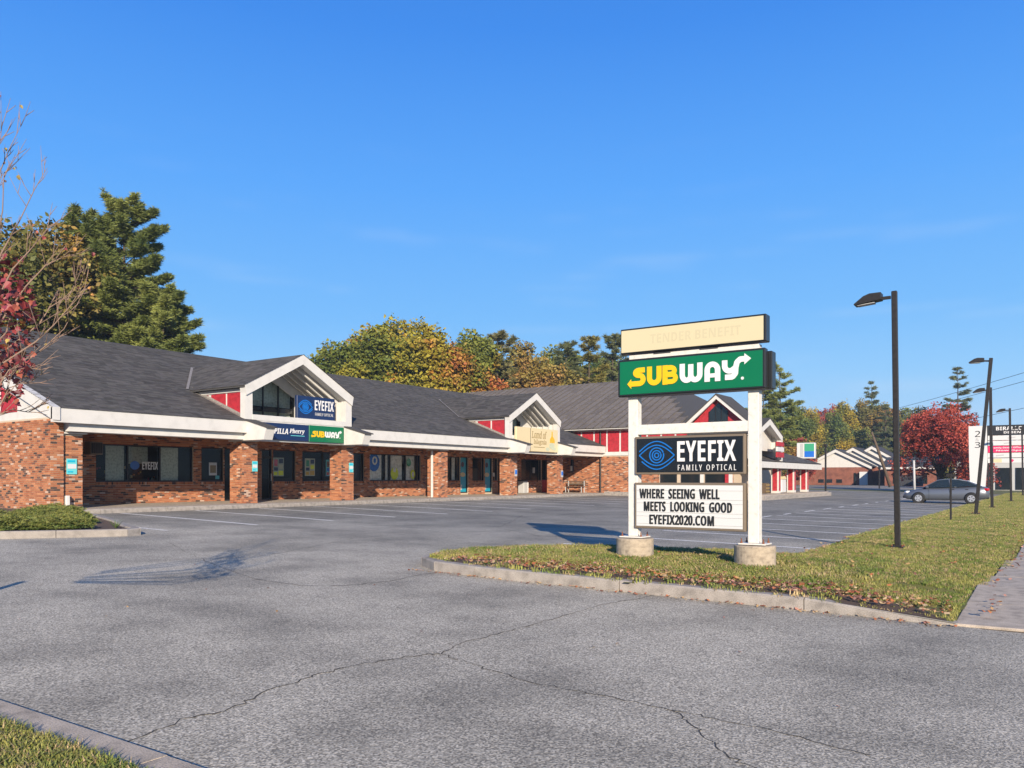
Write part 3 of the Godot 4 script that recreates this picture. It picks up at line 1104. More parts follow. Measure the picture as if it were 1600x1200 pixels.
	bricks(xs, cs, P(14.062, 27.5, FLOOR), Vector3(1, 0, 0), Vector3(0, 0, 1), 0.678, 2.5)
	bricks(xs, cs, P(14.74, 27.5, FLOOR), Vector3(0, 0, -1), Vector3(1, 0, 0), 0.7, 2.5)
	many(ew, "brickwork", unit_brick, M.brick, xs, cs)
	st = S()
	bx(st, 14.064, 14.86, 27.4, 28.25, 3.102, 3.15)
	part(ew, "cap", st, M.white_paint)
	# the boarded gable end over the brick
	st = S()
	prism(st, PackedVector2Array([Vector2(27.0, 3.622), Vector2(48.8, 3.622), Vector2(48.8, roof_h(27.0) - 0.12), Vector2(RIDGE_V, roof_h(RIDGE_V) - 0.16), Vector2(27.0, EAVE_H - 0.1)]), along_u(), 13.7, 14.0)
	var ge := part(b, "gable_end", st, M.white_paint)
	for k in 5:
		var v0 := 29.75 + k * 1.28
		st = S()
		prism(st, PackedVector2Array([Vector2(v0, 3.9), Vector2(v0 + 1.15, 3.9), Vector2(v0 + 1.15, roof_h(v0 + 1.15) - 0.62), Vector2(v0, roof_h(v0) - 0.62)]), along_u(), 13.685, 13.699)
		part(ge, "red_panel", st, M.red_board)
	for sg in [0, 1]:
		st = S()
		var r0 := Vector2(26.86, EAVE_H - 0.03)
		var r1 := Vector2(RIDGE_V, roof_h(RIDGE_V) + 0.01)
		if sg:
			r0.x = 2.0 * RIDGE_V - r0.x
		prism(st, PackedVector2Array([r0, r1, r1 - Vector2(0, 0.42), r0 - Vector2(0, 0.42)]), along_u(), 13.44, 13.68)
		part(ge, "rake_board", st, M.white_paint)
	# roof, in lengths that leave the gable mouths open
	var uc := [23.95, 42.75]
	var deck := S()
	var slope := func(u0: float, u1: float, v0: float) -> void:
		var pl := PackedVector2Array([Vector2(v0, roof_h(v0) - 0.02), Vector2(RIDGE_V, roof_h(RIDGE_V) - 0.02), Vector2(RIDGE_V, roof_h(RIDGE_V) - 0.2), Vector2(v0, roof_h(v0) - 0.2)])
		prism(deck, pl, along_u(), u0, u1)
	slope.call(13.46, uc[0] - 2.62, 26.99)
	slope.call(uc[0] - 2.62, uc[0] + 2.62, 29.12)
	slope.call(uc[0] + 2.62, uc[1] - 2.62, 26.99)
	slope.call(uc[1] - 2.62, uc[1] + 2.62, 29.12)
	slope.call(uc[1] + 2.62, 51.98, 26.99)
	slope.call(51.98, 59.5, 29.0)
	prism(deck, PackedVector2Array([Vector2(RIDGE_V + 0.002, roof_h(RIDGE_V) - 0.02), Vector2(49.0, EAVE_H - 0.1), Vector2(49.0, EAVE_H - 0.3), Vector2(RIDGE_V + 0.002, roof_h(RIDGE_V) - 0.22)]), along_u(), 13.46, 59.5)
	var roof := part(b, "roof", deck, M.roof_deck)
	rng.seed = 44
	var sl := sqrt(1.0 + PITCH * PITCH)
	var up := P(0, 1.0 / sl, PITCH / sl)
	var tabs := S()
	var clear := func(a: float, q: float) -> bool:
		var u := 13.42 + a
		var v := 26.87 + q / sl
		for c: float in uc:
			if absf(u - c) < 2.62 and v < 29.12:
				return false
			if absf(u - c) < 2.55 and v < 30.4:
				return false
		return u < 52.0 or v > 29.5
	shingles(tabs, P(13.42, 26.87, roof_h(26.87) + 0.006), Vector3(1, 0, 0), up, 45.5, (RIDGE_V - 26.87) * sl, clear)
	part(roof, "shingles", tabs, M.shingle).set_meta("kind", "stuff")
	st = S()
	for k in 2:
		var s := -1.0 if k == 0 else 1.0
		prism(st, PackedVector2Array([Vector2(RIDGE_V, roof_h(RIDGE_V) + 0.035), Vector2(RIDGE_V + s * 0.16, roof_h(RIDGE_V) - 0.035), Vector2(RIDGE_V + s * 0.16, roof_h(RIDGE_V) - 0.05), Vector2(RIDGE_V, roof_h(RIDGE_V) + 0.015)]), along_u(), 13.42, 59.0)
	part(roof, "ridge_cap", st, M.roof_deck)
	# fascia, beam and soffit
	for q in [[13.44, uc[0] - 2.93], [uc[0] + 2.93, uc[1] - 2.93], [uc[1] + 2.93, 51.97]]:
		st = S()
		bx(st, q[0], q[1], 26.9, 26.98, 3.435, 3.91)
		part(b, "fascia", st, M.white_paint)
		st = S()
		bx(st, maxf(q[0], 14.1), q[1], 27.12, 27.75, 3.17, 3.428)
		part(b, "beam", st, M.white_paint)
	st = S()
	bx(st, 14.07, WING_U - 0.01, 26.982, FRONT - 0.002, 3.43, 3.46)
	part(b, "soffit", st, M.white_paint)
	for q in [[19.6, 21.5], [25.2, 26.9], [37.4, 39.4], [47.6, 50.0]]:
		st = S()
		cbox(st, P((q[0] + q[1]) / 2, 28.6, 3.36), Vector3(q[1] - q[0], 0.12, 0.2), 0.02)
		part(b, "walkway_light", st, M.white_paint)
	for c: float in uc:
		gable(b, roof, c)
	# pieces on the wall
	st = S()
	cbox(st, P(17.05, 31.0, 2.78), Vector3(0.5, 0.5, 0.45), 0.015)
	var ac := part(b, "vent_box", st, M.brown_frame)
	st = S()
	for k in 6:
		box(st, P(16.86 + k * 0.075, 30.745, 2.78), Vector3(0.05, 0.4, 0.012))
	part(ac, "grille", st, M.dark_slate)
	st = S()
	tube(st, [P(37.3, 31.1, 3.4), P(37.3, 31.1, FLOOR + 0.25), P(37.3, 30.95, FLOOR + 0.08)], [0.05, 0.05, 0.05], 8)
	part(b, "downspout", st, M.white_paint)
	st = S()
	cbox(st, P(33.58, 27.75, 1.85), Vector3(0.12, 2.5, 0.1), 0.02)
	part(b, "downspout", st, M.white_paint)
	st = S()
	cbox(st, P(14.15, 27.33, 0.86), Vector3(0.13, 0.36, 0.13), 0.02)
	part(b, "downspout_boot", st, M.white_paint)

	# signs on the building
	wall_sign_eyefix(P(24.92, 27.24, 4.2))
	wall_sign_band()
	candy_sign()
	for q in [["teal and white parking notice on the end pilaster at the far left corner", 14.36, 27.46, 1.75, 0.34, 0.52], ["teal and white notice on the pillar left of the first shop gable entrance", 21.78, 27.385, 1.9, 0.26, 0.42], ["teal and white notice on the pillar between dark windows and the blue disc window", 27.25, 27.385, 1.9, 0.26, 0.44]]:
		var o := thing("notice_plate", q[0], "sign", "notices on the brick pillars")
		st = S()
		bx(st, -q[4] / 2, q[4] / 2, -0.012, 0.012, 0, q[5])
		part(o, "plate", st, M.teal_light)
		st = S()
		bx(st, -q[4] * 0.42, q[4] * 0.42, -0.02, -0.0125, q[5] * 0.36, q[5] * 0.66)
		part(o, "white_band", st, M.board_white)
		st = S()
		bx(st, -q[4] * 0.42, q[4] * 0.3, -0.02, -0.0125, q[5] * 0.78, q[5] * 0.9)
		bx(st, -q[4] * 0.42, q[4] * 0.1, -0.02, -0.0125, q[5] * 0.12, q[5] * 0.2)
		part(o, "print", st, M.teal)
		place(o, P(q[1], q[2], q[3]))
	for q in [["small violet notice on the pillar beside the teal doors", 41.1, 1.75], ["small violet notice on the last pillar before the grey-roofed wing", 46.62, 1.7]]:
		var o := thing("notice_plate", q[0], "sign", "notices on the brick pillars")
		st = S()
		bx(st, -0.13, 0.13, -0.012, 0.012, 0, 0.45)
		part(o, "plate", st, M.skin_grey)
		st = S()
		bx(st, -0.1, 0.1, -0.02, -0.0125, 0.12, 0.38)
		part(o, "print", st, M.blue)
		place(o, P(q[1], 27.385, q[2]))
	# things on the walkway
	var bin := thing("waste_bin", "grey and white waste bin beside the pillar under the cream shop sign", "bin", "", P(46.95, 30.7, FLOOR))
	st = S()
	cbox(st, P(46.95, 30.7, FLOOR + 0.42), Vector3(0.5, 0.84, 0.5), 0.03)
	part(bin, "body", st, M.skin_grey)
	st = S()
	cbox(st, P(47.25, 30.68, FLOOR + 0.4), Vector3(0.09, 0.74, 0.46), 0.02)
	part(bin, "side_panel", st, M.board_white)
	st = S()
	cbox(st, P(46.95, 30.7, FLOOR + 0.88), Vector3(0.54, 0.08, 0.54), 0.02)
	part(bin, "lid", st, M.dark_slate)
	bench()
	var ext := thing("wall_lantern", "black and white lantern on the brick wall at the end of the walkway", "lamp", "", P(51.9, 29.6, 2.4))
	st = S()
	cbox(st, P(51.86, 29.6, 2.55), Vector3(0.2, 0.9, 0.2), 0.04)
	part(ext, "body", st, M.black_metal)
	st = S()
	cbox(st, P(51.74, 29.6, 2.35), Vector3(0.05, 0.36, 0.14), 0.01)
	part(ext, "lens", st, M.board_white)

func poster(w: Node, u0: float, u1: float, h0: float, h1: float, ms: Array) -> void:
	sheet_in(w, "poster", u0, u1, h0, h1, ms[0], 31.36)
	var r := [[0.12, 0.42, 0.55, 0.9, 3], [0.55, 0.92, 0.7, 0.94, 4], [0.55, 0.92, 0.4, 0.62, 1], [0.1, 0.45, 0.3, 0.48, 4], [0.08, 0.4, 0.06, 0.24, 2], [0.5, 0.94, 0.05, 0.3, 2]]
	for q in r:
		var st := S()
		bx(st, lerpf(u0, u1, q[0]), lerpf(u0, u1, q[1]), 31.352, 31.358, lerpf(h0, h1, q[2]), lerpf(h0, h1, q[3]))
		part(w, "poster_print", st, ms[q[4]])

func bench() -> void:
	var o := thing("bench", "wooden slatted bench against the brick wall at the walkway's end", "bench", "", P(51.0, 28.9, FLOOR))
	for k in 3:
		var st := S()
		cbox(st, P(51.0 + k * 0.14, 29.0, FLOOR + 0.44), Vector3(0.11, 0.035, 1.5), 0.006)
		part(o, "seat_slat", st, M.wood_pole)
	for k in 2:
		var st := S()
		cbox(st, P(51.46, 29.0, FLOOR + 0.62 + k * 0.15), Vector3(0.03, 0.11, 1.5), 0.006)
		part(o, "back_slat", st, M.wood_pole)
	for v in [28.35, 29.65]:
		for u in [51.0, 51.42]:
			var st := S()
			bx(st, u - 0.025, u + 0.025, v - 0.025, v + 0.025, FLOOR, FLOOR + (0.42 if u < 51.2 else 0.85))
			part(o, "leg", st, M.skin_grey)
	o = thing("walkway_table", "dark low table with wheels left of the wooden bench", "table", "", P(50.6, 30.7, FLOOR))
	var st2 := S()
	cbox(st2, P(50.6, 30.2, FLOOR + 0.75), Vector3(0.6, 0.2, 0.9), 0.02)
	part(o, "top", st2, M.dark_slate)
	for q in [[50.35, 29.85], [50.85, 29.85], [50.35, 30.55], [50.85, 30.55]]:
		st2 = S()
		bx(st2, q[0] - 0.03, q[0] + 0.03, q[1] - 0.03, q[1] + 0.03, FLOOR, FLOOR + 0.65)
		part(o, "leg", st2, M.skin_grey)

func gable(b: Node, roof: Node, c: float) -> void:
	var hw := 2.95
	var eh := 5.38
	var ph := 6.93
	var k := (ph - eh) / hw
	var st := S()
	# frame: jambs and rake boards
	for s: float in [-1.0, 1.0]:
		bx(st, c + s * hw, c + s * (hw - 0.36), 27.0, 27.3, 3.6, eh - 0.2)
		prism(st, PackedVector2Array([Vector2(c, ph), Vector2(c, ph - 0.42), Vector2(c + s * (hw - 0.02), eh - 0.43), Vector2(c + s * (hw + 0.06), eh - 0.03)]), along_v(), 26.93 + 0.001 * s, 27.28)
	var g := part(b, "gable", st, M.white_paint)
	# side walls with red panels between white battens
	for s: float in [-1.0, 1.0]:
		st = S()
		var u0 := c + s * (hw - 0.3)
		var u1 := c + s * (hw - 0.2)
		bx(st, u0, u1, 27.3, 34.0, 3.9, eh - 0.1)
		var sw := part(g, "side_wall", st, M.white_paint)
		for v in [27.42, 28.48, 29.64]:
			st = S()
			bx(st, u1, u1 + s * 0.03, v, v + 0.94, 4.0, eh - 0.28)
			part(g, "red_panel", st, M.red_board)
		sw.name = "side_wall" if s < 0 else "side_wall2"
		st = S()
		bx(st, u1, u1 + s * 0.06, 27.3, 31.0, eh - 0.25, eh - 0.12)
		part(g, "eave_trim", st, M.white_paint)
	# roof slopes
	st = S()
	for s: float in [-1.0, 1.0]:
		prism(st, PackedVector2Array([Vector2(c, ph - 0.005), Vector2(c + s * (hw + 0.08), eh - 0.045), Vector2(c + s * (hw + 0.08), eh - 0.12), Vector2(c, ph - 0.1)]), along_v(), 26.95 + 0.0012 * s, 35.0)
	var gr := part(g, "gable_roof", st, M.roof_deck)
	var tabs := S()
	var sl := sqrt(1.0 + k * k)
	for s: float in [-1.0, 1.0]:
		var db := P(-s / sl, 0, k / sl)
		var keep := func(a: float, q: float) -> bool:
			return eh - 0.06 + k * q / sl > roof_h(26.9 + a) - 0.05
		shingles(tabs, P(c + s * (hw + 0.1), 26.9, eh - 0.05), P(0, 1, 0), db, 8.2, (hw + 0.1) * sl, keep)
	part(gr, "shingles", tabs, M.shingle).set_meta("kind", "stuff")
	# flashing in the valleys and along the side walls
	st = S()
	for s: float in [-1.0, 1.0]:
		var a := P(c + s * 3.05, 30.62, 5.40)
		var d := P(c, 34.72, 6.97)
		var side := P(s * 0.13, -0.05, -0.01)
		face(st, [a - side * 0.4, a + side, d + side, d - side * 0.4], Vector3(0, 1, 0))
		face(st, [P(c + s * (hw - 0.16), 27.1, roof_h(27.1) + 0.02), P(c + s * (hw + 0.02), 27.1, roof_h(27.1) + 0.025), P(c + s * (hw + 0.02), 30.7, roof_h(30.7) + 0.025), P(c + s * (hw - 0.16), 30.7, roof_h(30.7) + 0.02)], Vector3.UP)
		face(st, [P(c + s * (hw - 0.16), 27.1, roof_h(27.1) + 0.02), P(c + s * (hw - 0.16), 30.7, roof_h(30.7) + 0.02), P(c + s * (hw - 0.16), 30.7, roof_h(30.7) + 0.12), P(c + s * (hw - 0.16), 27.1, roof_h(27.1) + 0.12)], P(s, 0, 0))
	part(g, "flashing", st, M.flashing)
	# vaulted ceiling with rafters
	st = S()
	for s: float in [-1.0, 1.0]:
		prism(st, PackedVector2Array([Vector2(c, ph - 0.2), Vector2(c + s * (hw - 0.2), eh - 0.2), Vector2(c + s * (hw - 0.2), eh - 0.24), Vector2(c, ph - 0.24)]), along_v(), 27.282 + 0.001 * s, 29.4)
	part(g, "ceiling", st, M.white_paint)
	for v in [27.55, 27.98, 28.42, 28.82]:
		st = S()
		for s: float in [-1.0, 1.0]:
			prism(st, PackedVector2Array([Vector2(c, ph - 0.245), Vector2(c + s * (hw - 0.31), eh - 0.19), Vector2(c + s * (hw - 0.31), eh - 0.4), Vector2(c, ph - 0.44)]), along_v(), v + 0.001 * s, v + 0.1)
			bx(st, c + s * (hw - 0.31), c + s * (hw - 0.4), v + 0.002, v + 0.09, 4.22, eh - 0.25)
		part(g, "rafter", st, M.white_paint)
	# back wall with the pentagon window
	var gh := 1.32
	var gt := 5.98
	var ge := 5.28
	st = S()
	bx(st, c - hw + 0.3, c - gh, 29.0, 29.1, 4.1, 5.2)
	bx(st, c + gh, c + hw - 0.3, 29.0, 29.1, 4.1, 5.2)
	bx(st, c - gh, c + gh, 29.0, 29.1, 4.1, 4.34)
	for s: float in [-1.0, 1.0]:
		prism(st, PackedVector2Array([Vector2(c, gt), Vector2(c + s * gh, ge), Vector2(c + s * gh, 5.2), Vector2(c + s * (hw - 0.3), 5.2), Vector2(c + s * (hw - 0.3), eh - 0.1), Vector2(c, ph - 0.22)]), along_v(), 29.0015 + 0.0005 * s, 29.1)
	part(g, "back_wall", st, M.white_paint)
	st = S()
	face(st, [P(c - gh, 29.06, 4.34), P(c + gh, 29.06, 4.34), P(c + gh, 29.06, ge), P(c, 29.06, gt), P(c - gh, 29.06, ge)], P(0, -1, 0))
	part(g, "gable_window", st, M.gable_glass if M.has("gable_glass") else M.pane)
	st = S()
	bx(st, c - gh, c + gh, 29.3, 29.34, 4.1, 6.0)
	part(g, "blind", st, M.curtain)
	for u in [-gh + 0.03, -0.42, 0.42, gh - 0.03]:
		st = S()
		bx(st, c + u - 0.03, c + u + 0.03, 29.02, 29.075, 4.34, gt - absf(u) * (gt - ge) / gh)
		part(g, "mullion", st, M.black_metal)
	# ledge and front beam
	st = S()
	bx(st, c - hw + 0.31, c + hw - 0.31, 27.31, 28.998, 4.1, 4.2)
	bx(st, c - hw + 0.362, c + hw - 0.362, 26.98, 27.308, 3.97, 4.2)
	part(g, "ledge", st, M.white_paint)
	st = S()
	bx(st, c - 2.5, c + 2.5, 27.0, 27.3, 3.14, 3.968)
	part(g, "sign_band", st, M.white_paint)
	# eave fins that stick out left and right of the mouth
	for s: float in [-1.0, 1.0]:
		st = S()
		var u0 := c + s * 2.5
		var u1 := c + s * 2.93
		prism(st, PackedVector2Array([Vector2(27.35, 3.14), Vector2(27.35, 4.03), Vector2(25.74, 3.6), Vector2(25.9, 3.14)]), along_u(), minf(u0, u1), maxf(u0, u1))
		var fin := part(g, "eave_fin", st, M.white_paint)
		st = S()
		prism(st, PackedVector2Array([Vector2(27.4, 4.05), Vector2(27.4, 4.10), Vector2(25.66, 3.64), Vector2(25.66, 3.59)]), along_u(), minf(u0, u1) - 0.05, maxf(u0, u1) + 0.05)
		part(fin, "fin_roof", st, M.roof_deck)

# the eye drawn with five strokes in a box of width 1
func eye_logo(st: SurfaceTool, o: Vector2, k: float, w: float, z0: float) -> void:
	var top := []
	var low := []
	var over := []
	var under := []
	for i in 15:
		var t := i / 14.0
		var y := 0.27 * sin(t * PI)
		top.append([t, y * (1.0 if t < 0.99 else 1.0)])
		low.append([t, -y])
		over.append([t, 0.1 + 0.27 * sin(t * PI)])
		under.append([t, -0.1 - 0.27 * sin(t * PI)])
	stroke(st, top, w, o, k, z0, z0 + 0.012)
	stroke(st, low, w, o, k, z0 + 0.001, z0 + 0.013)
	stroke(st, over.slice(0, 14), w, o, k, z0, z0 + 0.012)
	stroke(st, under.slice(1, 15), w, o, k, z0, z0 + 0.012)
	for r in [0.2, 0.125, 0.06]:
		stroke(st, arc(0.5, 0, r, r, 20, 375, 22), w, o, k, z0, z0 + 0.012)

func wall_sign_eyefix(at: Vector3) -> void:
	var o := thing("shop_sign", "navy blue sign with eye emblem and EYEFIX in the first gable", "sign")
	var st := S()
	cbox(st, Vector3(0, 0.5, 0), Vector3(2.2, 1.0, 0.14), 0.015)
	part(o, "panel", st, M.navy)
	st = S()
	eye_logo(st, Vector2(-1.02, 0.52), 0.78, 0.05, 0.071)
	part(o, "eye_emblem", st, M.eye_blue)
	word(o, "lettering", "EYEFIX", "Droid Sans Bold", -0.1, 1.02, 0.42, 0.86, 0.071, M.letter_white)
	word(o, "lettering", "FAMILY OPTICAL", "Droid Sans", -0.08, 1.0, 0.18, 0.31, 0.071, M.board_rail)
	place(o, at)

func subway_logo(o: Node, x: float, y: float, k: float, z: float) -> void:
	# k is the height of the letters
	var w := 0.27
	var s := S()
	var pts := arc(0.36, 0.72, 0.23, 0.135, 75, 270, 10)
	pts = [[0.66, 0.855]] + pts.slice(1) + arc(0.36, 0.37, 0.21, 0.215, 90, -90, 10).slice(1) + [[-0.12, 0.155]]
	stroke(s, pts, w, Vector2(x, y), k, z, z + 0.012)
	prism(s, PackedVector2Array([Vector2(x - 0.34 * k, y + 0.155 * k), Vector2(x - 0.12 * k, y + 0.40 * k), Vector2(x - 0.12 * k, y - 0.09 * k)]), Transform3D(), z, z + 0.012)
	stroke(s, [[0.93, 1.0], [0.93, 0.4]] + arc(1.2, 0.4, 0.27, 0.26, 180, 360, 10).slice(1) + [[1.47, 1.0]], w, Vector2(x, y), k, z, z + 0.012)
	stroke(s, [[1.80, 0.0], [1.80, 1.0]], w, Vector2(x, y), k, z, z + 0.012)
	stroke(s, [[1.80, 0.865], [2.12, 0.865]] + arc(2.12, 0.695, 0.2, 0.17, 90, -90, 8).slice(1) + [[1.80, 0.53]], w * 0.9, Vector2(x, y), k, z + 0.0012, z + 0.0132)
	stroke(s, [[1.80, 0.5], [2.16, 0.5]] + arc(2.16, 0.325, 0.22, 0.185, 90, -90, 8).slice(1) + [[1.80, 0.14]], w * 0.9, Vector2(x, y), k, z + 0.0024, z + 0.0144)
	part(o, "yellow_letters", s, M.subway_yellow)
	s = S()
	stroke(s, [[2.74, 1.0], [2.74, 0.42]] + arc(2.98, 0.42, 0.24, 0.27, 180, 330, 8).slice(1) + [[3.2, 0.95]], w, Vector2(x, y), k, z, z + 0.012)
	stroke(s, [[3.2, 0.95], [3.2, 0.42]] + arc(3.44, 0.42, 0.24, 0.27, 180, 360, 8).slice(1) + [[3.68, 1.0]], w, Vector2(x, y), k, z + 0.0012, z + 0.0132)
	stroke(s, [[4.06, 0.0], [4.06, 0.58]] + arc(4.33, 0.58, 0.27, 0.28, 180, 0, 10).slice(1) + [[4.6, 0.0]], w, Vector2(x, y), k, z, z + 0.012)
	stroke(s, [[4.06, 0.3], [4.6, 0.3]], w * 0.75, Vector2(x, y), k, z + 0.0012, z + 0.0132)
	stroke(s, [[4.96, 1.0], [4.96, 0.72]] + arc(5.22, 0.72, 0.26, 0.26, 180, 300, 8).slice(1) + [[5.52, 0.62], [5.58, 0.86], [5.74, 1.0], [5.95, 1.0]], w, Vector2(x, y), k, z, z + 0.012)
	stroke(s, [[5.52, 0.66], [5.5, 0.32], [5.36, 0.155], [4.98, 0.155]], w, Vector2(x, y), k, z + 0.0012, z + 0.0132)
	prism(s, PackedVector2Array([Vector2(x + 6.28 * k, y + 1.0 * k), Vector2(x + 5.95 * k, y + 1.27 * k), Vector2(x + 5.95 * k, y + 0.73 * k)]), Transform3D(), z, z + 0.012)
	stroke(s, arc(5.85, 0.06, 0.06, 0.06, 0, 350, 10), 0.03, Vector2(x, y), k, z, z + 0.01)
	part(o, "white_letters", s, M.letter_white)

func wall_sign_band() -> void:
	var o := thing("shop_sign", "green SUBWAY panel with yellow and white letters on the plaza's first gable", "sign")
	var st := S()
	cbox(st, Vector3(0, 0.36, 0), Vector3(2.06, 0.72, 0.1), 0.012)
	part(o, "panel", st, M.subway_green)
	subway_logo(o, -0.84, 0.21, 0.275, 0.051)
	place(o, P(25.28, 26.94, 3.2))
	o = thing("shop_sign", "dark navy shop panel left of the wall mounted SUBWAY panel, partly hidden", "sign")
	st = S()
	cbox(st, Vector3(0, 0.36, 0), Vector3(2.5, 0.7, 0.1), 0.012)
	part(o, "panel", st, M.navy)
	word(o, "lettering", "PILLA", "Droid Sans Bold", -0.6, 0.12, 0.27, 0.5, 0.051, M.letter_white, 0.012, 0.2)
	word(o, "lettering", "Pherry", "Droid Serif Bold", 0.2, 1.0, 0.27, 0.52, 0.051, M.letter_white, 0.012, 0.25)
	st = S()
	bx(st, 0.25, 1.0, -0.063, -0.051, 0.21, 0.235)
	part(o, "underline", st, M.teal_light)
	place(o, P(22.98, 26.94, 3.2))

func candy_sign() -> void:
	var o := thing("shop_sign", "cream shop sign with script lettering and bottle in the second gable", "sign")
	var st := S()
	cbox(st, Vector3(0, 0.72, 0), Vector3(4.8, 1.44, 0.16), 0.015)
	part(o, "panel", st, M.candy_face)
	st = S()
	bx(st, -0.88, -0.85, -0.09, -0.0805, 0.02, 1.42)
	part(o, "joint", st, M.dark_slate)
	word(o, "lettering", "Lomd of", "Droid Serif", -0.7, 0.98, 0.82, 1.28, 0.081, M.candy_ink, 0.01, 0.15)
	word(o, "lettering", "Islagnia", "Droid Serif", -0.5, 1.0, 0.38, 0.76, 0.081, M.candy_ink, 0.01, 0.1)
	st = S()
	bx(st, -0.5, 0.8, -0.09, -0.081, 0.26, 0.29)
	part(o, "underline", st, M.candy_ink)
	st = S()
	prism(st, PackedVector2Array([Vector2(1.4, 0.6), Vector2(2.0, 0.6), Vector2(1.98, 0.82), Vector2(1.76, 1.0), Vector2(1.74, 1.32), Vector2(1.62, 1.32), Vector2(1.6, 1.0), Vector2(1.42, 0.82)]), Transform3D(), 0.081, 0.09)
	part(o, "bottle_print", st, M.candy_gold)
	st = S()
	for q in [[1.65, 0.4, 0.34, 0.19], [1.9, 0.22, 0.3, 0.1], [1.15, 0.18, 0.24, 0.12]]:
		var pl := PackedVector2Array()
		for i in 16:
			pl.append(Vector2(q[0] + cos(TAU * i / 16) * q[2], q[1] + sin(TAU * i / 16) * q[3]))
		prism(st, pl, Transform3D(), 0.081, 0.086 + q[0] * 0.001)
	part(o, "leaf_print", st, M.pale_sage)
	place(o, P(42.7, 26.88, 3.28))

# ------------------------------------------------------------------ the grey-roofed wing
func wing() -> void:
	var b := thing("grey_roof_wing", "brick store wing with weathered grey ribbed roof, red panels and porch", "building", "", P(WING_U, 16.7, FLOOR))
	var st := S()
	bx(st, WING_U, 74.0, 21.0, 47.5, 0.2, 3.24)
	bx(st, WING_U, 58.0, 17.6, 20.998, 0.2, 3.24)
	var w := part(b, "brick_wall", st, M.mortar)
	rng.seed = 55
	var xs := []
	var cs := []
	bricks(xs, cs, P(WING_U, 31.2, FLOOR), Vector3(0, 0, 1), Vector3(-1, 0, 0), 13.6, 2.64, [[8.4, 13.2, 0.7, 2.2]])
	many(w, "brickwork", unit_brick, M.brick, xs, cs)
	st = S()
	bx(st, WING_U - 0.06, WING_U + 0.2, 17.6, 31.2, 3.242, 3.5)
	part(b, "white_band", st, M.white_paint)
	st = S()
	bx(st, WING_U, 74.0, 21.0, 47.5, 3.502, 5.1)
	bx(st, WING_U, 58.0, 16.7, 20.998, 3.502, 5.2)
	var up := part(b, "upper_wall", st, M.white_paint)
	for k in 13:
		var v := 30.9 - k * 1.04
		st = S()
		bx(st, WING_U - 0.03, WING_U - 0.001, v - 0.9, v, 3.52, 5.0)
		part(up, "red_panel", st, M.red_board)
	st = S()
	bx(st, WING_U - 0.5, WING_U - 0.06, 20.6, 47.5, 5.06, 5.22)
	part(b, "eave_trim", st, M.white_paint)
	# hipped grey roof
	var e := 51.4
	var h0 := 5.2
	var r := 63.0
	var hr := 9.95
	st = S()
	face(st, [P(e, 20.5, h0), P(e, 48.0, h0), P(r, 48.0, hr), P(r, 27.5, hr)], Vector3(-1, 1, 0))
	face(st, [P(74.6, 20.5, h0), P(74.6, 48.0, h0), P(r, 48.0, hr), P(r, 27.5, hr)], Vector3(1, 1, 0))
	face(st, [P(e, 20.5, h0), P(74.6, 20.5, h0), P(r, 27.5, hr)], Vector3(0, 1, 1))
	face(st, [P(e, 48.0, h0), P(74.6, 48.0, h0), P(r, 48.0, hr)], Vector3(0, 0, -1))
	face(st, [P(e, 20.5, h0 - 0.1), P(74.6, 20.5, h0 - 0.1), P(74.6, 48.0, h0 - 0.1), P(e, 48.0, h0 - 0.1)], Vector3(0, -1, 0))
	var roof := part(b, "roof", st, M.roof_deck)
	rng.seed = 66
	var sl := Vector3(r - e, hr - h0, 0).length()
	var da := P(0, 1, 0)
	var db := Vector3(r - e, hr - h0, 0) / sl
	var n := Vector3(-(hr - h0), r - e, 0).normalized()
	var k := 0
	var v := 20.5
	while v < 47.6:
		var top := minf(1.0, (v + 0.32 - 20.5) / 7.0) * sl
		# the sheets of one bay between two ribs
		st = S()
		var a := 0.0
		while a < top - 0.05:
			var l := minf(rr(0.75, 1.6), top - a)
			var o := P(e, v, h0) + db * a
			var t := rr(0.78, 1.15)
			var c := Color(1.0, 0.98, 0.95) * t
			face(st, [o + n * 0.03, o + da * 0.62 + n * 0.03, o + da * 0.62 + db * l + n * 0.012, o + db * l + n * 0.012], n, c)
			face(st, [o + n * 0.03, o + da * 0.62 + n * 0.03, o + da * 0.62, o], -db, c * 0.9)
			a += l
		part(roof, "roof_sheet", st, M.grey_roof)
		st = S()
		box(st, P(e, v - 0.012, h0) + db * top / 2 + n * 0.04, Vector3(top, 0.07, 0.05), Basis(db, n, db.cross(n)), Color.WHITE * rr(0.5, 0.72))
		part(roof, "roof_rib", st, M.grey_roof)
		v += 0.645
		k += 1
	# gabled bay that looks at the road sign
	var gv := 18.6
	var ghw := 2.0
	st = S()
	prism(st, PackedVector2Array([Vector2(gv - ghw + 0.1, 5.2), Vector2(gv + ghw - 0.1, 5.2), Vector2(gv, 6.95)]), along_u(), WING_U - 0.02, 54.5)
	var bay := part(b, "gable_bay", st, M.red_board)
	st = S()
	for s: float in [-1.0, 1.0]:
		prism(st, PackedVector2Array([Vector2(gv, 7.14), Vector2(gv + s * (ghw + 0.15), 5.28), Vector2(gv + s * (ghw + 0.15), 4.98), Vector2(gv, 6.82)]), along_u(), 51.5 + 0.001 * s, 51.66)
	part(bay, "rake_board", st, M.white_paint)
	st = S()
	for s: float in [-1.0, 1.0]:
		prism(st, PackedVector2Array([Vector2(gv, 7.18), Vector2(gv + s * (ghw + 0.2), 5.28), Vector2(gv + s * (ghw + 0.2), 5.2), Vector2(gv, 7.08)]), along_u(), 51.46 + 0.001 * s, 54.5)
	part(bay, "bay_roof", st, M.roof_deck)
	st = S()
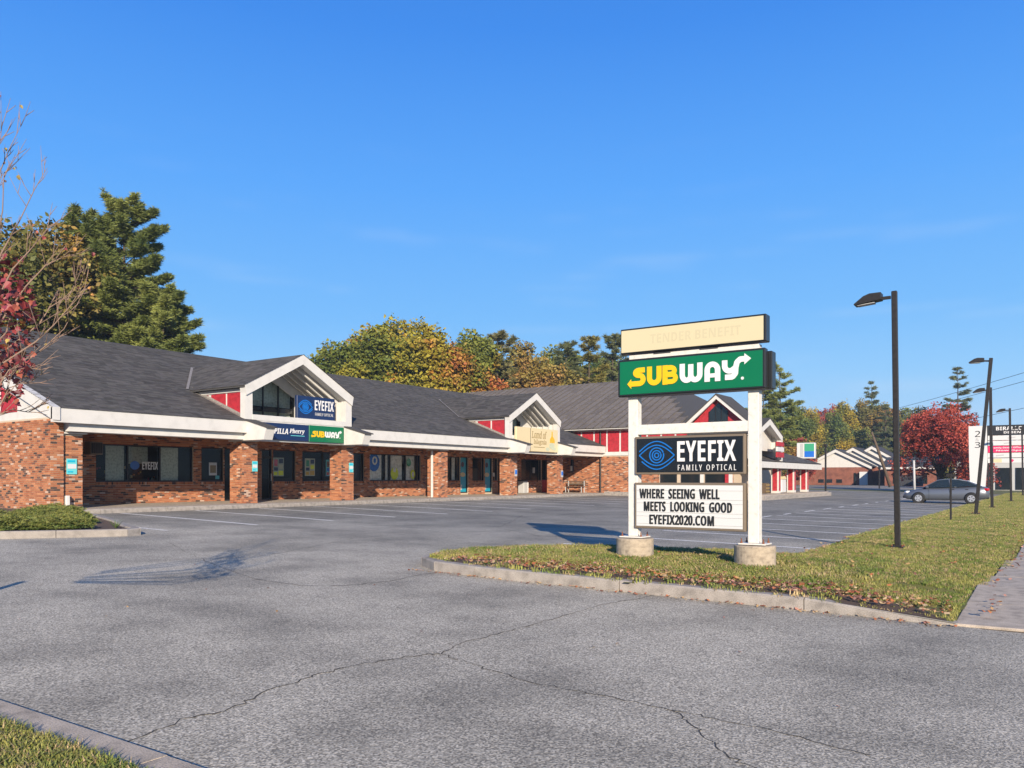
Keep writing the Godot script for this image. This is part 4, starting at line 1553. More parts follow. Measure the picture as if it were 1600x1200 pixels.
	prism(st, PackedVector2Array([Vector2(gv - 0.62, 4.0), Vector2(gv + 0.62, 4.0), Vector2(gv + 0.62, 6.05), Vector2(gv, 6.6), Vector2(gv - 0.62, 6.05)]), along_u(), WING_U - 0.045, WING_U - 0.021)
	var gw := part(bay, "gable_window", st, M.dark_pane)
	for q in [-0.62, -0.2, 0.2, 0.62]:
		st = S()
		bx(st, WING_U - 0.08, WING_U - 0.046, gv + q - 0.03, gv + q + 0.03, 4.0, 6.6 - absf(q) * 0.9)
		part(bay, "mullion", st, M.black_metal)
	gw.name = "gable_window"
	st = S()
	bx(st, WING_U - 0.09, WING_U - 0.046, gv - 0.6, gv + 0.6, 5.1, 5.18)
	part(bay, "mullion", st, M.black_metal)
	# shop windows of the wing
	for q in [[18.1, 19.5], [19.9, 21.2], [21.5, 22.7]]:
		st = S()
		bx(st, WING_U - 0.06, WING_U - 0.02, q[0], q[1], 1.3, 2.8)
		var wn := part(b, "window", st, M.black_metal)
		st = S()
		bx(st, WING_U - 0.068, WING_U - 0.061, q[0] + 0.07, q[1] - 0.07, 1.37, 2.73)
		part(wn, "pane", st, M.dark_pane)
	for vv in [19.7, 18.0, 17.75]:
		st = S()
		bx(st, WING_U - 0.16, WING_U - 0.07, vv - 0.12, vv + 0.12, FLOOR, 3.2)
		part(b, "pilaster", st, M.white_paint if vv != 18.0 else M.red_board)
	st = S()
	tube(st, [P(51.9, 27.3, 5.0), P(51.9, 27.3, FLOOR)], [0.06, 0.06], 8)
	part(b, "downspout", st, M.bronze)
	# porch with its small gable
	var pf := 16.3
	st = S()
	prism(st, PackedVector2Array([Vector2(15.95, 2.78), Vector2(20.9, 4.35), Vector2(20.9, 4.2), Vector2(15.95, 2.62)]), along_u(), 52.0, 68.4)
	var pr := part(b, "porch_roof", st, M.roof_deck)
	var tabs := S()
	rng.seed = 77
	var psl := Vector2(4.95, 1.57).length()
	shingles(tabs, P(51.9, 15.9, 2.775), Vector3(1, 0, 0), P(0, 4.95 / psl, 1.57 / psl), 16.6, psl, func(_a, _b): return true, 1.0, 0.2, 0.5)
	part(pr, "shingles", tabs, M.shingle).set_meta("kind", "stuff")
	st = S()
	bx(st, 51.9, 68.45, 15.9, 16.0, 2.32, 2.72)
	bx(st, 68.36, 68.45, 16.002, 20.9, 2.32, 2.72)
	part(b, "porch_fascia", st, M.white_paint)
	st = S()
	bx(st, 52.1, 68.3, 16.02, 20.9, 2.44, 2.48)
	part(b, "porch_ceiling", st, M.white_paint)
	for u in [53.0, 57.9, 61.9, 65.6]:
		st = S()
		bx(st, u - 0.26, u + 0.26, pf, pf + 0.52, FLOOR - 0.02, 2.438)
		var p := part(b, "porch_post", st, M.white_paint)
		st = S()
		bx(st, u - 0.28, u - 0.262, pf + 0.1, pf + 0.42, FLOOR + 0.15, 2.3)
		bx(st, u - 0.16, u + 0.16, pf - 0.02, pf - 0.002, FLOOR + 0.15, 2.3)
		part(p, "red_panel", st, M.red_board)
	st = S()
	bx(st, 58.004, 67.0, 20.9, 21.0, FLOOR, 4.2)
	part(b, "porch_wall", st, M.mortar)
	for u in [59.0, 62.0, 65.0]:
		st = S()
		bx(st, u, u + 1.6, 20.85, 20.898, FLOOR + 0.1, 2.4)
		part(b, "window", st, M.dark_pane)
	st = S()
	var gc := 54.6
	for s: float in [-1.0, 1.0]:
		prism(st, PackedVector2Array([Vector2(gc, 5.62), Vector2(gc + s * 3.0, 4.55), Vector2(gc + s * 3.0, 4.15), Vector2(gc, 5.2)]), along_v(), 16.0 + 0.001 * s, 16.3)
		bx(st, gc + s * 2.98, gc + s * 2.6, 16.005, 16.295, 2.8, 4.25)
		bx(st, gc + s * 2.9, gc + s * 2.8, 16.3, 20.5, 2.9, 4.45)
		prism(st, PackedVector2Array([Vector2(gc, 5.5), Vector2(gc + s * 3.0, 4.45), Vector2(gc + s * 3.0, 4.38), Vector2(gc, 5.43)]), along_v(), 16.302, 20.5)
	bx(st, gc - 2.7, gc + 2.7, 18.0, 18.1, 2.9, 5.0)
	var pg := part(b, "porch_gable", st, M.white_paint)
	st = S()
	for s: float in [-1.0, 1.0]:
		prism(st, PackedVector2Array([Vector2(gc, 5.68), Vector2(gc + s * 3.1, 4.58), Vector2(gc + s * 3.1, 4.52), Vector2(gc, 5.62)]), along_v(), 15.96 + 0.001 * s, 20.6)
	part(pg, "gable_roof", st, M.roof_deck)
	# its sign, the kiosk and boxes on the porch, the sign on the roof
	var o := thing("shop_sign", "red and white sign stack under the small porch gable of the wing", "sign", "", P(56.4, 15.9, 3.0))
	for q in [[3.05, 3.4, M.red_board], [3.45, 3.75, M.board_white], [3.8, 4.1, M.red_board]]:
		st = S()
		cbox(st, P(56.2, 15.8, (q[0] + q[1]) / 2), Vector3(1.6, q[1] - q[0], 0.12), 0.01)
		part(o, "panel", st, q[2])
	o = thing("ice_chest", "white chest standing between the red and white porch posts", "chest", "", P(60.1, 16.9, FLOOR))
	st = S()
	cbox(st, P(60.1, 17.0, FLOOR + 0.48), Vector3(1.1, 0.96, 0.8), 0.04)
	part(o, "body", st, M.board_white)
	st = S()
	prism(st, PackedVector2Array([Vector2(59.52, FLOOR + 0.97), Vector2(60.68, FLOOR + 0.97), Vector2(60.5, FLOOR + 1.14), Vector2(60.1, FLOOR + 1.2), Vector2(59.7, FLOOR + 1.14)]), along_v(), 16.58, 17.4)
	part(o, "lid", st, M.candy_face)
	o = thing("crate", "tan crate on the porch left of the red and white posts", "crate", "", P(56.6, 17.2, FLOOR))
	st = S()
	cbox(st, P(56.6, 17.0, FLOOR + 0.35), Vector3(0.8, 0.7, 0.5), 0.02)
	part(o, "body", st, M.wood_pole)
	for q in 3:
		st = S()
		box(st, P(56.6, 16.735, FLOOR + 0.12 + q * 0.22), Vector3(0.84, 0.12, 0.02))
		part(o, "slat", st, M.candy_ink)

# ------------------------------------------------------------------ the sign at the road
func roadside_sign() -> void:
	# local frame: x to the reader's right, z to the reader, y up
	var o := thing("roadside_sign", "tall white two-post road sign with green SUBWAY and black EYEFIX panels", "sign")
	var st: SurfaceTool
	for x in [-1.02, 1.02]:
		st = S()
		var base := 0.2 if x < 0 else 0.08
		var top := 0.60 if x < 0 else 0.57
		lathe(st, Vector3(x, 0, 0), [Vector2(0.315, base - 0.3), Vector2(0.315, top - 0.015), Vector2(0.3, top), Vector2(0.0001, top + 0.002)], 36)
		var pier := part(o, "pier", st, M.pier_concrete)
		st = S()
		cbox(st, Vector3(x, top + 0.022, 0), Vector3(0.42, 0.022, 0.34), 0.003)
		part(pier, "base_plate", st, M.post_paint)
		for q in [[-0.17, -0.13], [0.17, -0.13], [-0.17, 0.13], [0.17, 0.13]]:
			st = S()
			lathe(st, Vector3(x + q[0], top + 0.03, q[1]), [Vector2(0.02, 0.0), Vector2(0.02, 0.025), Vector2(0.009, 0.026), Vector2(0.009, 0.075), Vector2(0.0001, 0.076)], 6)
			part(pier, "bolt", st, M.rust)
		st = S()
		cbox(st, Vector3(x, (top + 0.034 + 3.0) / 2, 0), Vector3(0.17, 3.0 - top - 0.034, 0.17), 0.008)
		part(o, "post", st, M.post_paint)
	st = S()
	cbox(st, Vector3(0, 2.42, 0.0), Vector3(1.868, 0.165, 0.15), 0.006)
	part(o, "cross_bar", st, M.post_paint)
	# panels
	st = S()
	cbox(st, Vector3(0, 3.915, 0.02), Vector3(2.46, 0.42, 0.2), 0.012)
	var p := part(o, "top_case", st, M.sign_case)
	st = S()
	cbox(st, Vector3(-0.012, 3.912, 0.122), Vector3(2.40, 0.37, 0.006), 0.002)
	part(p, "face", st, M.cream_face)
	word(p, "faded_lettering", "TENDER BENEFIT", "Droid Sans Bold", -0.68, 0.84, 3.84, 3.99, 0.125, M.cream_ghost, 0.0012)
	st = S()
	cbox(st, Vector3(0, 3.645, -0.02), Vector3(2.2, 0.08, 0.16), 0.006)
	part(o, "spacer", st, M.post_paint)
	for q in [-0.5, 0.3]:
		st = S()
		box(st, Vector3(q, 3.685, 0.02), Vector3(0.3, 0.03, 0.1))
		part(o, "shim", st, M.dark_slate)
	st = S()
	cbox(st, Vector3(0.0, 3.285, 0.13), Vector3(2.48, 0.62, 0.14), 0.015)
	p = part(o, "subway_case", st, M.sign_case)
	st = S()
	cbox(st, Vector3(0.07, 3.27, -0.05), Vector3(2.46, 0.58, 0.2), 0.012)
	part(p, "rear_case", st, M.sign_case)
	st = S()
	cbox(st, Vector3(0, 3.285, 0.202), Vector3(2.40, 0.55, 0.006), 0.002)
	part(p, "face", st, M.subway_green)
	subway_logo(p, -0.95, 3.13, 0.315, 0.206)
	st = S()
	cbox(st, Vector3(-0.025, 1.985, 0.07), Vector3(1.87, 0.63, 0.12), 0.01)
	p = part(o, "eyefix_frame", st, M.brown_frame)
	st = S()
	cbox(st, Vector3(-0.025, 1.985, 0.132), Vector3(1.80, 0.56, 0.008), 0.002)
	part(p, "face", st, M.sign_black)
	st = S()
	eye_logo(st, Vector2(-0.87, 1.985), 0.62, 0.028, 0.136)
	part(p, "eye_emblem", st, M.eye_blue)
	word(p, "lettering", "EYEFIX", "Droid Sans Bold", -0.2, 0.77, 1.88, 2.21, 0.136, M.letter_white)
	word(p, "lettering", "F A M I L Y   O P T I C A L", "Droid Sans", -0.19, 0.77, 1.735, 1.825, 0.136, M.letter_white, 0.008)
	st = S()
	cbox(st, Vector3(-0.03, 1.155, 0.07), Vector3(1.88, 0.76, 0.12), 0.01)
	p = part(o, "letter_board_frame", st, M.brown_frame)
	st = S()
	cbox(st, Vector3(-0.03, 1.155, 0.131), Vector3(1.80, 0.68, 0.006), 0.002)
	part(p, "face", st, M.board_white)
	for y in [1.41, 1.265, 1.20, 1.05, 0.985, 0.86]:
		st = S()
		box(st, Vector3(-0.03, y, 0.136), Vector3(1.80, 0.006, 0.006))
		part(p, "rail", st, M.board_rail)
	word(p, "lettering", "WHERE  SEEING  WELL", "Droid Sans Bold", -0.8700, 0.5000, 1.275, 1.435, 0.1390, M.letter_black, 0.005)
	word(p, "lettering", "WHERE  SEEING  WELL", "Droid Sans Bold", -0.8630, 0.5070, 1.273, 1.437, 0.1398, M.letter_black, 0.005)
	word(p, "lettering", "MEETS  LOOKING  GOOD", "Droid Sans Bold", -0.7900, 0.7000, 1.065, 1.225, 0.1390, M.letter_black, 0.005)
	word(p, "lettering", "MEETS  LOOKING  GOOD", "Droid Sans Bold", -0.7830, 0.7070, 1.063, 1.227, 0.1398, M.letter_black, 0.005)
	word(p, "lettering", "EYEFIX2020.COM", "Droid Sans Bold", -0.6900, 0.4100, 0.850, 1.010, 0.1390, M.letter_black, 0.005)
	word(p, "lettering", "EYEFIX2020.COM", "Droid Sans Bold", -0.6830, 0.4170, 0.848, 1.012, 0.1398, M.letter_black, 0.005)
	place(o, P(12.58, 4.94, 0.0), -PI / 2)

# ------------------------------------------------------------------ grass verge with the island
func island_poly() -> PackedVector2Array:
	return PackedVector2Array([Vector2(9.95, 0.95), Vector2(9.9, 2.4), Vector2(9.88, 5.2), Vector2(9.92, 7.4), Vector2(10.08, 8.15), Vector2(10.5, 8.7), Vector2(11.2, 8.95), Vector2(12.1, 8.9), Vector2(13.1, 8.45), Vector2(13.9, 7.5), Vector2(14.5, 6.3), Vector2(15.0, 5.2), Vector2(15.7, 4.5), Vector2(17.0, 4.3), Vector2(100.0, 4.3), Vector2(100.0, 0.66), Vector2(16.0, 0.66), Vector2(16.0, 0.8), Vector2(13.0, 0.8), Vector2(13.0, 0.92)])

func mound(u: float, v: float) -> float:
	# height of the soil over G: low where the kerb drops, full a metre in
	var h := 0.11
	if u < 17.0:
		h = lerpf(0.02, 0.135, clampf((v - 0.8) / 1.6, 0, 1)) if u < 12.0 else 0.13
		h += 0.035 * smoothstep(9.9, 12.2, u) * smoothstep(9.2, 6.5, v)
	h = lerpf(0.075, h, smoothstep(0.7, 1.6, v)) if u > 10.8 else h
	if u > 15.0:
		h = lerpf(h, 0.02, smoothstep(3.5, 4.3, v))
	return h

func grass_color(u: float, v: float) -> Color:
	var t := 0.5 + 0.8 * nz.get_noise_2d(u * 12.0, v * 12.0) + rr(-0.35, 0.35)
	var c := Color(0.14, 0.2, 0.03).lerp(Color(0.34, 0.31, 0.085), clampf(t, 0, 1))
	if rng.randf() < 0.15 + 0.5 * maxf(0.0, nz.get_noise_2d(u * 26.0 + 50.0, v * 26.0)):
		c = Color(0.44, 0.32, 0.16)
	return c * rr(0.75, 1.2)

func verge() -> void:
	var poly := island_poly()
	var inside := func(u: float, v: float) -> bool:
		return Geometry2D.is_point_in_polygon(Vector2(u, v), poly)
	var st := S(true)
	var fine := func(u0: float, u1: float, v0: float, v1: float, step: float) -> void:
		var nu := int((u1 - u0) / step)
		var nv := int((v1 - v0) / step)
		for i in nu:
			for j in nv:
				var a := u0 + i * step
				var c := v0 + j * step
				if not inside.call(a + step / 2, c + step / 2):
					continue
				for q in [[0, 0], [1, 1], [1, 0], [0, 0], [0, 1], [1, 1]]:
					var u: float = a + q[0] * step
					var v: float = c + q[1] * step
					var t := clampf(0.5 + 0.9 * nz.get_noise_2d(u * 10.0, v * 10.0), 0, 1)
					st.set_color(Color(0.75, 0.85, 0.6).lerp(Color(1.25, 1.1, 0.95), t))
					st.add_vertex(P(u, v, G(v) + mound(u, v)))
	fine.call(9.8, 18.2, 0.62, 9.2, 0.1)
	fine.call(18.2, 100.2, 0.6, 4.6, 0.4)
	var verge_o := structure("grass_verge", st, M.turf)
	kerb(verge_o, [[9.9, 0.9], [9.88, 2.5], [9.84, 7.3], [9.98, 8.2], [10.4, 8.82], [11.15, 9.1], [12.15, 9.03], [13.15, 8.55], [13.95, 7.55], [14.55, 6.35]], 0.2, 0.15, -1.0, 0.03, 2.35)
	# a bed of mulch behind the kerb
	st = S(true)
	var edge := [[9.95, 1.0], [9.92, 2.5], [9.9, 5.0], [9.92, 7.3], [10.12, 8.1], [10.52, 8.62], [11.25, 8.88]]
	var inner := [[10.4, 1.3], [10.85, 2.6], [10.95, 5.0], [11.0, 6.8], [11.1, 7.3], [11.4, 7.65], [11.8, 7.9]]
	for i in edge.size() - 1:
		var q := []
		for e in [edge[i], edge[i + 1], inner[i + 1], inner[i]]:
			q.append(P(e[0], e[1], G(e[1]) + mound(e[0], e[1]) + (0.012 if e in inner else 0.012)))
		face(st, q, Vector3.UP)
	part(verge_o, "mulch_bed", st, M.mulch)
	# grass, leaves
	rng.seed = 88
	var xs := []
	var cs := []
	for i in 80000:
		var u := 9.9 + pow(rng.randf(), 1.45) * 17.0
		var v := rr(0.66, 9.0)
		if not inside.call(u, v) or v < (0.97 if u < 13.0 else (0.85 if u < 16.0 else 0.7)):
			continue
		if v < 8.4 and u < 10.75 + 0.25 * nz.get_noise_2d(u * 30.0, v * 40.0) and v > 1.0 and rng.randf() < 0.96:
			continue
		if Vector2(u - 12.58, v - 5.96).length() < 0.31 or Vector2(u - 12.58, v - 3.92).length() < 0.31:
			continue
		var s := rr(0.6, 1.15) * (1.35 if u < 14.0 and v > 2.2 else 0.85)
		xs.append(Transform3D(Basis(Vector3.UP, rng.randf() * TAU).scaled(Vector3(s, s * rr(0.7, 1.2), s)), P(u, v, G(v) + mound(u, v) - 0.005)))
		cs.append(grass_color(u, v))
	many(verge_o, "grass", M.blades, M.grass, xs, cs)
	xs = []
	cs = []
	for i in 40000:
		var u := 22.0 + pow(rng.randf(), 1.5) * 76.0
		var v := rr(0.71, 4.4)
		var s := rr(0.6, 1.0)
		xs.append(Transform3D(Basis(Vector3.UP, rng.randf() * TAU).scaled(Vector3(s * 1.3, s * 0.8, s * 1.3)), P(u, v, G(v) + mound(u, v) - 0.005)))
		cs.append(grass_color(u, v))
	many(verge_o, "far_grass", M.blades_far, M.grass, xs, cs)
	# fallen leaves: along the kerb, in the bed, on the grass, in the gutter
	st = S()
	face(st, [Vector3(-0.5, 0, 0), Vector3(-0.25, 0.08, 0.3), Vector3(0.2, 0.02, 0.34), Vector3(0.55, 0.1, 0), Vector3(0.15, 0.0, -0.3), Vector3(-0.3, 0.12, -0.26)], Vector3.UP)
	st.generate_normals()
	M.fallen = st.commit()
	xs = []
	cs = []
	var tones := [Color(0.42, 0.14, 0.05), Color(0.3, 0.1, 0.05), Color(0.5, 0.3, 0.12), Color(0.22, 0.1, 0.06), Color(0.45, 0.22, 0.16), Color(0.5, 0.36, 0.2)]
	var drop := func(u: float, v: float, h: float, s: float) -> void:
		xs.append(Transform3D(Basis.from_euler(Vector3(rr(-0.5, 0.5), rng.randf() * TAU, rr(-0.5, 0.5))).scaled(Vector3.ONE * s), P(u, v, h)))
		cs.append(tones[rng.randi() % tones.size()] * rr(0.7, 1.2))
	for i in 1300:
		var v := rr(1.0, 8.1)
		var u := 10.1 + pow(rng.randf(), 1.4) * 0.95
		drop.call(u, v, G(v) + mound(u, v) + 0.06, rr(0.03, 0.08))
	for i in 620:
		var u := 10.2 + pow(rng.randf(), 1.4) * 26.0
		var v := rr(0.7, 8.6)
		if inside.call(u, v):
			drop.call(u, v, G(v) + mound(u, v) + rr(0.05, 0.09), rr(0.03, 0.075))
	for i in 230:
		var v := rr(0.9, 8.6)
		drop.call(9.86 - pow(rng.randf(), 2.0) * 0.22, v, G(v) + 0.015, rr(0.025, 0.06))
	for i in 170:
		drop.call(rr(10.3, 40.0), rr(0.55, 0.8), 0.13, rr(0.04, 0.08))
	for i in 90:
		var u := rr(14.8, 34.0)
		drop.call(u, 4.35 + rr(-0.1, 0.25), G(4.4) + 0.03, rr(0.03, 0.08))
	for i in 26:
		var u := rr(3.5, 9.5)
		var v := rr(1.0, 12.0)
		drop.call(u, v, G(v) + 0.012, rr(0.02, 0.045))
	many(self, "fallen_leaves", M.fallen, M.leaf, xs, cs)
	# near corner of grass at the left with its kerb
	st = S(true)
	sheet(st, -8.0, 2.3, -1.0, 10.0, 0.5, 0.028, white)
	var nl := structure("near_lawn", st, M.turf)
	kerb(nl, [[2.72, -1.0], [2.52, 9.0], [1.9, 10.2], [0.4, 11.2], [-8.0, 11.6]], 0.3, 0.035, 1.0, -1.0, 2.6, 2.3)
	xs = []
	cs = []
	for i in 26000:
		var v := rr(2.6, 9.4)
		var u := 2.45 - 0.02 * (v + 1.0) - pow(rng.randf(), 1.3) * 2.1
		var s := rr(0.55, 1.1)
		xs.append(Transform3D(Basis(Vector3.UP, rng.randf() * TAU).scaled(Vector3(s, s * rr(0.7, 1.2), s)), P(u, v, G(v) + 0.028)))
		cs.append(grass_color(u, v) * 0.9)
	many(nl, "grass", M.blades, M.grass, xs, cs)

# ------------------------------------------------------------------ the planted corner at the left
func corner_bed() -> void:
	var pts := [[11.05, 17.35], [11.45, 17.6], [11.6, 18.2], [12.2, 20.5], [12.9, 23.5], [13.1, 26.2]]
	var st := S(true)
	var fill := [Vector2(2.0, 22.3), Vector2(7.8, 19.0), Vector2(10.4, 17.6), Vector2(10.85, 18.2), Vector2(11.8, 20.5), Vector2(12.8, 23.5), Vector2(13.0, 26.3), Vector2(13.64, 27.4), Vector2(13.64, 36.0), Vector2(2.0, 36.0)]
	var poly := PackedVector2Array(fill)
	var tri := Geometry2D.triangulate_polygon(poly)
	for i in range(0, tri.size(), 3):
		var q := []
		for k in 3:
			q.append(P(poly[tri[i + k]].x, poly[tri[i + k]].y, G(poly[tri[i + k]].y) + 0.12))
		face(st, q, Vector3.UP)
	var bed := structure("planting_bed", st, M.mulch)
	kerb(bed, [[2.0, 22.0], [5.2, 20.4], [7.8, 18.8], [9.1, 18.05], [10.35, 17.4], [10.72, 17.5], [10.92, 17.9], [11.1, 18.5], [12.0, 20.6], [13.0, 23.5], [13.2, 26.3]], 0.2, 0.16, 1.0, -1.0, 2.2)
	rng.seed = 99
	var n := 0
	var where := [[9.55, 18.95, 0.75, 0.42], [8.6, 19.35, 0.7, 0.46], [7.5, 20.0, 0.8, 0.5], [9.4, 20.5, 0.85, 0.46], [10.6, 20.5, 0.65, 0.4], [8.9, 21.3, 0.95, 0.55], [10.9, 22.2, 0.85, 0.5], [7.0, 20.6, 0.9, 0.55], [11.9, 23.6, 0.75, 0.45]]
	var words := ["low green shrub at the tip of the planted corner by the kerb", "bright green low shrub second from the bed's tip", "dark low shrub at the left frame edge of the planted corner", "olive low shrub behind the shrub at the bed's tip", "small low shrub near the bed's parking side", "broad olive shrub against the brick end wall", "low shrub between the end wall and parking bays", "low shrub furthest left in the corner bed", "small shrub nearest the walkway's kerb end"]
	for q in where:
		var o := thing("shrub", words[n], "shrub", "low shrubs in the planted corner", P(q[0], q[1], G(q[1]) + 0.12))
		st = S(true)
		for k in 7:
			var a := TAU * k / 7.0
			tube(st, [P(q[0], q[1], G(q[1]) + 0.1), P(q[0] + cos(a) * q[2] * 0.5, q[1] + sin(a) * q[2] * 0.5, G(q[1]) + 0.12 + q[3] * 0.6)], [0.02, 0.008], 4)
		part(o, "stem", st, M.bark)
		var xs := []
		var cs := []
		for i in 1500:
			var d := Vector3(rr(-1, 1), rr(-0.15, 1), rr(-1, 1)).normalized() * pow(rng.randf(), 0.3)
			var bmp := 1.0 + 0.3 * nz.get_noise_3d(d.x * 40.0 + q[0] * 30.0, d.y * 40.0, d.z * 40.0)
			var c := P(q[0], q[1], G(q[1]) + 0.12) + Vector3(d.x * q[2] * bmp, maxf(d.y, 0.0) * q[3] * 0.62 * bmp + 0.05, d.z * q[2] * bmp)
			xs.append(spun(c, rr(0.05, 0.1)))
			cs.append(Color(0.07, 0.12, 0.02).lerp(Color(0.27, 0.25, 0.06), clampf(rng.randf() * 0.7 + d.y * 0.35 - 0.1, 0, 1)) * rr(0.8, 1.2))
		many(o, "foliage", M.tuft, M.leaf, xs, cs)
		n += 1
	# the tuft of grass by the nose of the bed
	var g := thing("weed_tuft", "small tuft of grass at the bed's tip kerb", "weed", "", P(10.6, 18.3, G(18.3) + 0.12))
	st = S()
	for i in 40:
		var a := rng.randf() * TAU
		var b := P(10.6, 18.3, G(18.3) + 0.12)
		var t := b + Vector3(cos(a) * 0.2, rr(0.12, 0.26), sin(a) * 0.2)
		var s := Vector3(-sin(a), 0, cos(a)) * 0.008
		face(st, [b - s, b + s, t], Vector3(0, 1, 1))
	mat("weed", lin(0.1, 0.16, 0.04), 0.8)
	part(g, "blades", st, M.weed)

# ------------------------------------------------------------------ lamps, posts, wires
func lamp(label: String, hgt: float, w: float, lean_x := 0.0) -> Node3D:
	var o := thing("street_lamp", label, "street lamp", "black square lamp posts along the verge")
	var b := Basis(Vector3(1, 0, 0), 0.0)
	if lean_x != 0.0:
		b = Basis(Vector3(0, 0, 1), lean_x)
	var st := S()
	cbox(st, b * Vector3(0, hgt / 2, 0), Vector3(w, hgt, w), 0.012, b)
	part(o, "pole", st, M.bronze)
	st = S()
	cbox(st, Vector3(0, 0.02, 0), Vector3(w * 2.3, 0.04, w * 2.3), 0.006)
	part(o, "base_plate", st, M.bronze)
	st = S()
	cbox(st, Vector3(0, -0.02, 0), Vector3(w * 3.0, 0.04, w * 3.0), 0.01)
	part(o, "footing", st, M.pier_concrete)
	for q in [[-1, -1], [1, -1], [-1, 1], [1, 1]]:
		st = S()
		lathe(st, Vector3(q[0] * w * 0.9, 0.04, q[1] * w * 0.9), [Vector2(0.016, 0), Vector2(0.016, 0.03), Vector2(0.0001, 0.031)], 6)
		part(o, "bolt", st, M.rust)
	# arm and head reach out along -x
	st = S()
	box(st, b * Vector3(-0.18, hgt - 0.12, 0), Vector3(0.22, 0.06, 0.06), b)
	part(o, "arm", st, M.bronze)
	st = S()
	var pl := PackedVector2Array([Vector2(-0.24, 0.06), Vector2(-0.24, -0.08), Vector2(-0.76, -0.15), Vector2(-0.77, -0.125), Vector2(-0.58, 0.02), Vector2(-0.46, 0.06)])
	prism(st, pl, Transform3D(b, b * Vector3(0, hgt - 0.07, 0)), -0.14, 0.14)
	var hd := part(o, "head", st, M.bronze)
	st = S()
	box(st, b * Vector3(-0.54, hgt - 0.212, 0), Vector3(0.34, 0.012, 0.2), b * Basis(Vector3(0, 0, 1), 0.075))
	part(hd, "lens", st, M.skin_grey)
	return o

func lamps() -> void:
	# the heads look over the parking lot: local -x becomes +v
	var t := -PI / 2
	place(lamp("nearest tall black square lamp post standing alone right of the road sign", 5.32, 0.108, 0.012), P(18.4, 2.77, G(2.77) + 0.12), t)
	place(lamp("leaning black lamp post with its base near the parked car's tail", 6.3, 0.13, -0.085), P(37.8, 2.8, G(2.8) + 0.12), t)
	var p := lamp("upright black lamp post crossing behind the leaning one", 5.95, 0.13, 0.012)
	place(p, P(46.6, 2.75, G(2.75) + 0.12), t)
	copy(p, "slim black lamp post in front of the pylon sign's panels", P(61.0, 2.55, G(2.55) + 0.12), t)
	copy(p, "farthest black lamp post at the right edge of the verge", P(83.0, 2.6, G(2.6) + 0.12), t)
	var o := thing("metal_post", "thin short dark metal post in the grass before the car", "post", "", P(31.7, 3.1, G(3.1)))
	var st := S()
	cbox(st, P(31.7, 3.1, 0.9), Vector3(0.06, 1.72, 0.06), 0.008)
	part(o, "post", st, M.bronze)
	st = S()
	cbox(st, P(31.7, 3.1, 1.72), Vector3(0.05, 0.12, 0.3), 0.008)
	part(o, "plate", st, M.bronze)

